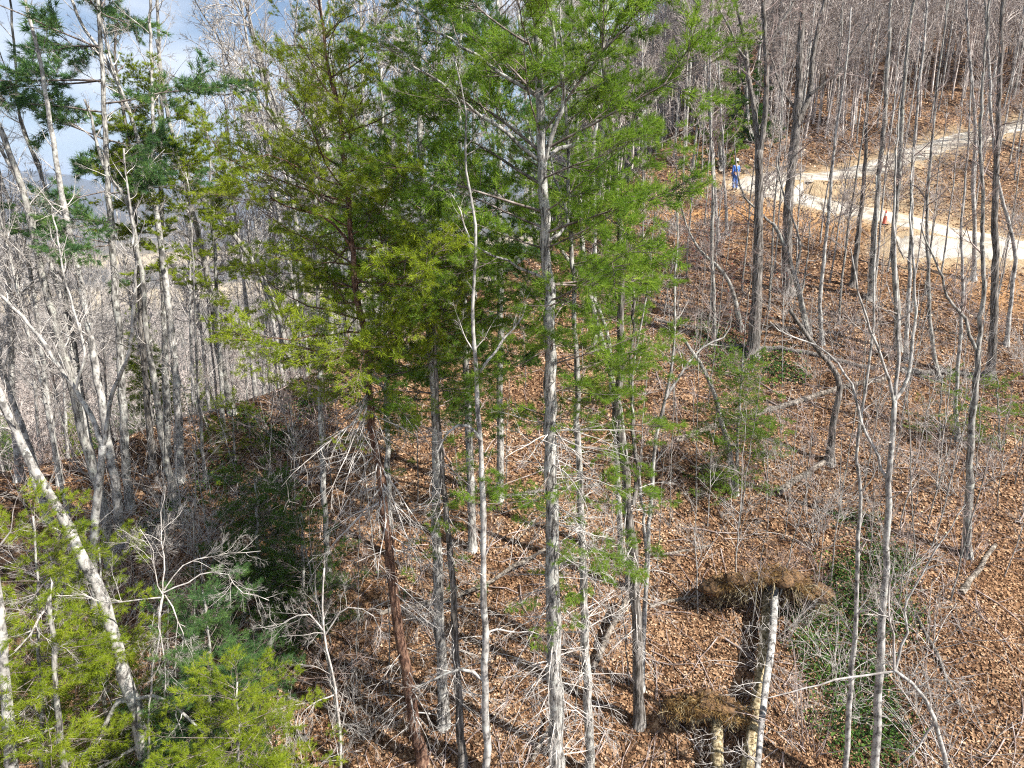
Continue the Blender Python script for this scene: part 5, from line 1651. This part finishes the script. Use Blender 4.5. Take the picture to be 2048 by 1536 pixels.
# ------------------------------------------------------------------ uprooted trees, lower right
def uprooted(name, label, px, py, rad, up, stems, seed):
    rng = np.random.default_rng(700 + seed)
    c = gp(px, py)
    base = c.copy()
    root = empty(name, base)
    tag(root, label, 'tree')
    # the plate stands on edge: an overhanging lip of matted roots above a hollow face of soil, facing downhill
    cen = np.array([0, -0.05, up * 0.55])
    W = rad * 1.35
    H = up * 1.25
    arc = lambda t: np.array([W * t, -0.10 - 0.18 * (1 - t * t), H * (1 - 0.42 * abs(t) ** 2.2 - 0.10 * t + 0.07 * math.sin(5 * t + seed))])
    acc = Acc()

    def lump(c, sx, sy, sz):
        nu, nv = 12, 8
        u = np.arange(nu) * 2 * np.pi / nu
        w = np.linspace(0.08, np.pi - 0.08, nv)
        U, Wv = np.meshgrid(u, w)
        r = 1 + 0.22 * rng.normal(size=U.shape)
        V = np.stack([np.cos(U) * np.sin(Wv) * r * sx, np.sin(U) * np.sin(Wv) * r * sy, np.cos(Wv) * r * sz], -1).reshape(-1, 3) + c
        i = np.arange(nv - 1)[:, None] * nu + np.arange(nu)[None]
        j = np.arange(nv - 1)[:, None] * nu + (np.arange(nu)[None] + 1) % nu
        acc.add(V, np.stack([i, i + nu, j + nu, j], -1).reshape(-1, 4))

    ts = np.linspace(-1, 1, 13)
    for t in ts:
        p = arc(t)
        f = rng.uniform(0.75, 1.25)
        lump(p + 0.06 * rng.normal(size=3), 0.30 * f * rad / 1.2, 0.30 * f * rad / 1.2, (0.15 + 0.07 * rng.random()) * rad / 1.2)
    for t in np.linspace(-0.85, 0.85, 7):
        for h in (0.1, 0.38, 0.66):
            p = arc(t)
            lump(np.array([p[0], 0.34 + 0.05 * rng.normal(), p[2] * h]), 0.34 * rad, 0.14 * rad, 0.24 * rad)
    plate = add_obj('root_plate', acc.mesh('root_plate', smooth=False), 'root_soil', root)
    # roots sticking out of the lip, most of them hanging
    n = 90
    tt = rng.uniform(-1.02, 1.02, n)
    st = np.array([arc(t) for t in tt]) + 0.08 * rng.normal(size=(n, 3))
    d = np.stack([0.9 * tt + 0.5 * rng.normal(size=n), -0.5 + 0.35 * rng.normal(size=n), -0.25 + 0.6 * rng.normal(size=n)], 1)
    P1, R1 = grow(st, d, rad * rng.uniform(0.2, 0.75, n), 0.006 + 0.022 * rng.random(n) ** 2.5, np.full(n, 0.004), 7, 0.22, -0.20, rng)
    a2 = Acc()
    a2.tubes(P1, R1, 5)
    twigs_from(a2, P1, R1, 0.004, rng, 3, 2, up=-0.15)
    add_obj('roots', a2.mesh('roots'), 'mossy_log', plate, kind='stuff')
    # matted fibres on top of the lip and fringing it
    a3 = Acc()
    m = 1700
    tt = rng.uniform(-1.05, 1.05, m)
    pos = np.array([arc(t) for t in tt]) + np.stack([0.08 * rng.normal(size=m), 0.17 * rng.normal(size=m), 0.15 * rad * np.abs(rng.normal(size=m)) * rng.choice([1, 0.2, -0.3], m)], 1)
    dd = nrm(np.stack([rng.normal(size=m), rng.normal(size=m) - 0.5, 0.5 * rng.normal(size=m) - 0.4], 1))
    needle_tris(a3, pos, dd, 3, 0.17, 0.012, 0.7, rng, 0.35)
    add_obj('root_fibres', a3.mesh('root_fibres', smooth=False), 'root_fibre', plate, kind='stuff')
    # stems lying downhill, towards the viewer
    for (pts, hs, w0, w1, mat) in stems:
        S = []
        for (q, h) in zip(pts, hs):
            if q is None:
                S.append(cen + base)
            else:
                d_ = ray(*q)
                t = np.linspace(6, 60, 4000)
                p = d_[None] * t[:, None]
                g = ground(p[:, 0], p[:, 1]) + h
                S.append(p[int(np.argmax(p[:, 2] < g))])
        S = np.array(S)
        k = 26
        SP_ = smooth_path(S - base, k)
        R_ = np.linspace(rad_px(w0, S[0]), rad_px(w1, S[-1]), k)
        a4 = Acc()
        a4.tubes(SP_[None], R_[None] * (1 + 0.05 * rng.normal(size=k)), 10, cap=True)
        add_obj('trunk', a4.mesh('trunk'), mat, root)
        a5 = Acc()
        i, t, pos, d, rd, LL = children(SP_[None], R_[None], np.array([16]), 0.3, 1.0, 60, 12, rng)
        P1, R1 = grow(pos, d, rng.uniform(0.4, 1.4, len(i)), np.full(len(i), 0.012), np.full(len(i), 0.005), 6, 0.1, 0.02, rng)
        a5.tubes(P1, R1, 4)
        twigs_from(a5, P1, R1, 0.005, rng, 4, 2)
        add_obj('dead_branches', a5.mesh('dead_branches'), 'twig_grey', root, kind='stuff')

uprooted('uprooted_tree', 'uprooted tree with a shaggy tan root plate and two trunks lying downhill, at lower right', 1532, 1225, 1.15, 1.05,
         [([None, (1536, 1180), (1530, 1280), (1515, 1400), (1490, 1560)], [0, 0.55, 0.5, 0.45, 0.4], 27, 30, 'mossy_log'),
          ([None, (1549, 1170), (1544, 1280), (1528, 1400), (1512, 1570)], [0, 0.9, 0.9, 0.95, 1.0], 18, 14, 'bark_pale')], 1)
uprooted('uprooted_tree', 'smaller uprooted stump with a mossy root plate at the bottom right', 1415, 1450, 0.72, 0.62,
         [([None, (1432, 1440), (1434, 1500), (1436, 1580)], [0, 0.4, 0.35, 0.3], 27, 30, 'mossy_log')], 2)

# ------------------------------------------------------------------ evergreen ground cover
def patches(centres):
    cs = np.array([[*gp(px, py)[:2], r] for px, py, r in centres])
    def keep(x, y, rng):
        k = np.zeros(len(x), bool)
        for cx, cy, r in cs:
            dd = np.hypot(x - cx, y - cy) / r
            k |= dd + 0.35 * wav(x, y, 51, 1.2) + 0.25 * rng.normal(size=len(x)) < 0.8
        return k
    return keep
scatter_leaves('evergreen_creeper', 'evergreen_leaves', [(3, 13, 11.5, 21, 60000, 0.9), (-14, 0, 16, 28, 60000, 1.0), (8, 20, 24, 33, 30000, 1.1)], 0.10, 9, tilt=0.8, lift=0.28,
               keep=patches([(1760, 1130, 1.0), (1700, 1200, 1.1), (1640, 1260, 1.0), (1780, 1230, 0.8), (1690, 1350, 1.2), (1720, 1450, 1.2), (1640, 1320, 0.7), (1470, 720, 1.4), (1420, 680, 1.2), (1560, 740, 1.0),
                             (560, 880, 0.9), (630, 800, 1.0), (430, 960, 0.8), (560, 970, 0.7), (500, 850, 0.7), (330, 1040, 0.9), (1080, 1190, 0.8), (1700, 1020, 0.8)]),
               label='dark green evergreen creeper in patches on the slope', cat='ground cover')

# ------------------------------------------------------------------ person in blue on the road bend
def skin_part(name, verts, edges, radii, mat, parent, sub=1):
    me = bpy.data.meshes.new(name)
    me.from_pydata(verts, edges, [])
    o = add_obj(name, me, mat, parent)
    md = o.modifiers.new('skin', 'SKIN')
    for i, r in enumerate(radii):
        me.skin_vertices[0].data[i].radius = (r, r)
    me.skin_vertices[0].data[0].use_root = True
    s = o.modifiers.new('sub', 'SUBSURF')
    s.levels = sub
    s.render_levels = sub
    return o

def person(px, py, Y):
    p = on_y(px, py, Y)
    p[2] = gz(p[0], p[1])
    d, _z = near_road(np.array([p[0]]), np.array([p[1]]))
    p[2] += 0.05
    root = empty('person', p)
    root.rotation_euler = (0, 0, R(200))
    tag(root, 'person in blue clothes and a white hat standing at the bend of the road', 'person')
    # 1.8 m: pelvis, spine, neck, head, arms, legs
    v = [(0, 0, 0.95), (0, 0.01, 1.15), (0, 0, 1.38), (0, 0, 1.50), (0, -0.01, 1.56), (0, -0.015, 1.66), (0, -0.01, 1.76)]
    r = [0.135, 0.13, 0.145, 0.07, 0.055, 0.095, 0.07]
    e = [(0, 1), (1, 2), (2, 3), (3, 4), (4, 5), (5, 6)]
    for s in (-1, 1):
        b = len(v)
        v += [(0.19 * s, 0, 1.40), (0.24 * s, 0.03, 1.13), (0.22 * s, -0.10, 0.90), (0.21 * s, -0.14, 0.82)]
        r += [0.062, 0.046, 0.034, 0.036]
        e += [(2, b), (b, b + 1), (b + 1, b + 2), (b + 2, b + 3)]
        for q in range(5):
            f = len(v)
            ox = (q - 1.5) * 0.019
            if q == 4:
                v += [(0.21 * s - 0.045 * s, -0.16, 0.80), (0.21 * s - 0.055 * s, -0.18, 0.765)]
            else:
                v += [(0.21 * s + ox * s, -0.155, 0.775), (0.21 * s + ox * s, -0.15, 0.73 + 0.01 * abs(q - 1))]
            r += [0.009, 0.008]
            e += [(b + 3, f), (f, f + 1)]
        b = len(v)
        v += [(0.10 * s, 0, 0.88), (0.11 * s, -0.02, 0.49), (0.12 * s, 0.02, 0.10), (0.125 * s, -0.12, 0.04)]
        r += [0.10, 0.065, 0.045, 0.04]
        e += [(0, b), (b, b + 1), (b + 1, b + 2), (b + 2, b + 3)]
    skin_part('body', v, e, r, 'skin', root)
    # shirt
    v = [(0, 0, 0.93), (0, 0.01, 1.15), (0, 0, 1.36), (0, 0, 1.47)]
    r = [0.165, 0.155, 0.17, 0.085]
    e = [(0, 1), (1, 2), (2, 3)]
    for s in (-1, 1):
        b = len(v)
        v += [(0.19 * s, 0, 1.40), (0.24 * s, 0.03, 1.13), (0.222 * s, -0.08, 0.93)]
        r += [0.08, 0.062, 0.05]
        e += [(2, b), (b, b + 1), (b + 1, b + 2)]
    skin_part('shirt', v, e, r, 'blue_cloth', root)
    v = [(0, 0, 0.97)]
    r = [0.155]
    e = []
    for s in (-1, 1):
        b = len(v)
        v += [(0.10 * s, 0, 0.86), (0.11 * s, -0.02, 0.49), (0.12 * s, 0.02, 0.09)]
        r += [0.115, 0.085, 0.07]
        e += [(0, b), (b, b + 1), (b + 1, b + 2)]
    skin_part('trousers', v, e, r, 'denim', root)
    for s in (-1, 1):
        skin_part('shoe', [(0.12 * s, 0.05, 0.05), (0.125 * s, -0.05, 0.05), (0.13 * s, -0.17, 0.04)], [(0, 1), (1, 2)], [0.05, 0.05, 0.04], 'dark_leather', root)
    # face, hair, hat
    for s in (-1, 1):
        skin_part('eye', [(0.035 * s, -0.10, 1.675), (0.035 * s, -0.105, 1.675)], [(0, 1)], [0.011, 0.009], 'dark_hair', root)
        skin_part('ear', [(0.093 * s, 0.0, 1.68), (0.097 * s, 0.0, 1.645)], [(0, 1)], [0.017, 0.012], 'skin', root)
    skin_part('nose', [(0, -0.10, 1.67), (0, -0.122, 1.64)], [(0, 1)], [0.011, 0.015], 'skin', root)
    skin_part('mouth', [(-0.025, -0.10, 1.60), (0.025, -0.10, 1.60)], [(0, 1)], [0.008, 0.008], 'dark_leather', root)
    skin_part('hair', [(0, 0.03, 1.72), (0, 0.05, 1.66), (0, 0.05, 1.60)], [(0, 1), (1, 2)], [0.095, 0.085, 0.05], 'dark_hair', root)
    prof = [(0.0, 0.16), (0.06, 0.155), (0.10, 0.12), (0.118, 0.06), (0.122, 0.02), (0.19, 0.0), (0.20, 0.008), (0.12, 0.008)]
    V, Q, na = [], [], 20
    for rr_, zz_ in prof:
        for q in range(na):
            a_ = 2 * math.pi * q / na
            V.append((rr_ * math.cos(a_), rr_ * math.sin(a_) * 1.08 - 0.01, 1.705 + zz_))
    for i in range(len(prof) - 1):
        for q in range(na):
            Q.append([i * na + q, i * na + (q + 1) % na, (i + 1) * na + (q + 1) % na, (i + 1) * na + q])
    add_obj('hat', make_mesh('hat', V, Q, smooth=True), 'white_cloth', root)

person(1470, 368, 43.8)

def lathe(name, prof, na, mat, parent):
    V, Q = [], []
    for rr_, zz_ in prof:
        for q in range(na):
            a_ = 2 * math.pi * q / na
            V.append((rr_ * math.cos(a_), rr_ * math.sin(a_), zz_))
    for i in range(len(prof) - 1):
        for q in range(na):
            Q.append([i * na + q, i * na + (q + 1) % na, (i + 1) * na + (q + 1) % na, (i + 1) * na + q])
    return add_obj(name, make_mesh(name, V, Q, smooth=True), mat, parent)

c = gp(1769, 449)
cone = empty('traffic_cone', c)
tag(cone, 'orange traffic cone at the edge of the gravel road', 'traffic cone')
b = 0.19
bv = [(sx * q, sy * q, z) for z, q in ((0, b), (0.035, b), (0.045, b - 0.02)) for sx, sy in ((-1, -1), (1, -1), (1, 1), (-1, 1))]
bq = [[i * 4 + j, i * 4 + (j + 1) % 4, (i + 1) * 4 + (j + 1) % 4, (i + 1) * 4 + j] for i in range(2) for j in range(4)] + [[8, 9, 10, 11], [3, 2, 1, 0]]
add_obj('base', make_mesh('base', bv, bq), 'cone_rubber', cone)
lathe('body', [(0.145, 0.046), (0.135, 0.06), (0.10, 0.36), (0.055, 0.66), (0.03, 0.76), (0.022, 0.765), (0.0, 0.765)], 20, 'cone_orange', cone)
lathe('stripe', [(0.0876, 0.47), (0.0655, 0.62)], 20, 'cone_white', cone)

# ------------------------------------------------------------------ air
hz = bpy.data.meshes.new('haze')
X0, X1, Y0, Y1, Z0, Z1 = -6200, 6200, -2200, 6800, -140, 330
hv = [(x, y, z) for z in (Z0, Z1) for x, y in ((X0, Y0), (X1, Y0), (X1, Y1), (X0, Y1))]
hz.from_pydata(hv, [], [(3, 2, 1, 0), (4, 5, 6, 7), (0, 1, 5, 4), (1, 2, 6, 5), (2, 3, 7, 6), (3, 0, 4, 7)])
hm = bpy.data.materials.new('haze_air')
hm.use_nodes = True
ht = hm.node_tree
ht.nodes.clear()
ho = ht.nodes.new('ShaderNodeOutputMaterial')
hp = ht.nodes.new('ShaderNodeVolumePrincipled')
hp.inputs['Color'].default_value = (0.55, 0.72, 1.0, 1)
hp.inputs['Density'].default_value = 0.00021
hp.inputs['Anisotropy'].default_value = 0.2
ht.links.new(hp.outputs['Volume'], ho.inputs['Volume'])
hz.materials.append(hm)
haze = bpy.data.objects.new('haze', hz)
col.objects.link(haze)
haze['kind'] = 'stuff'
haze['label'] = 'thin blue haze in the air over the valley'
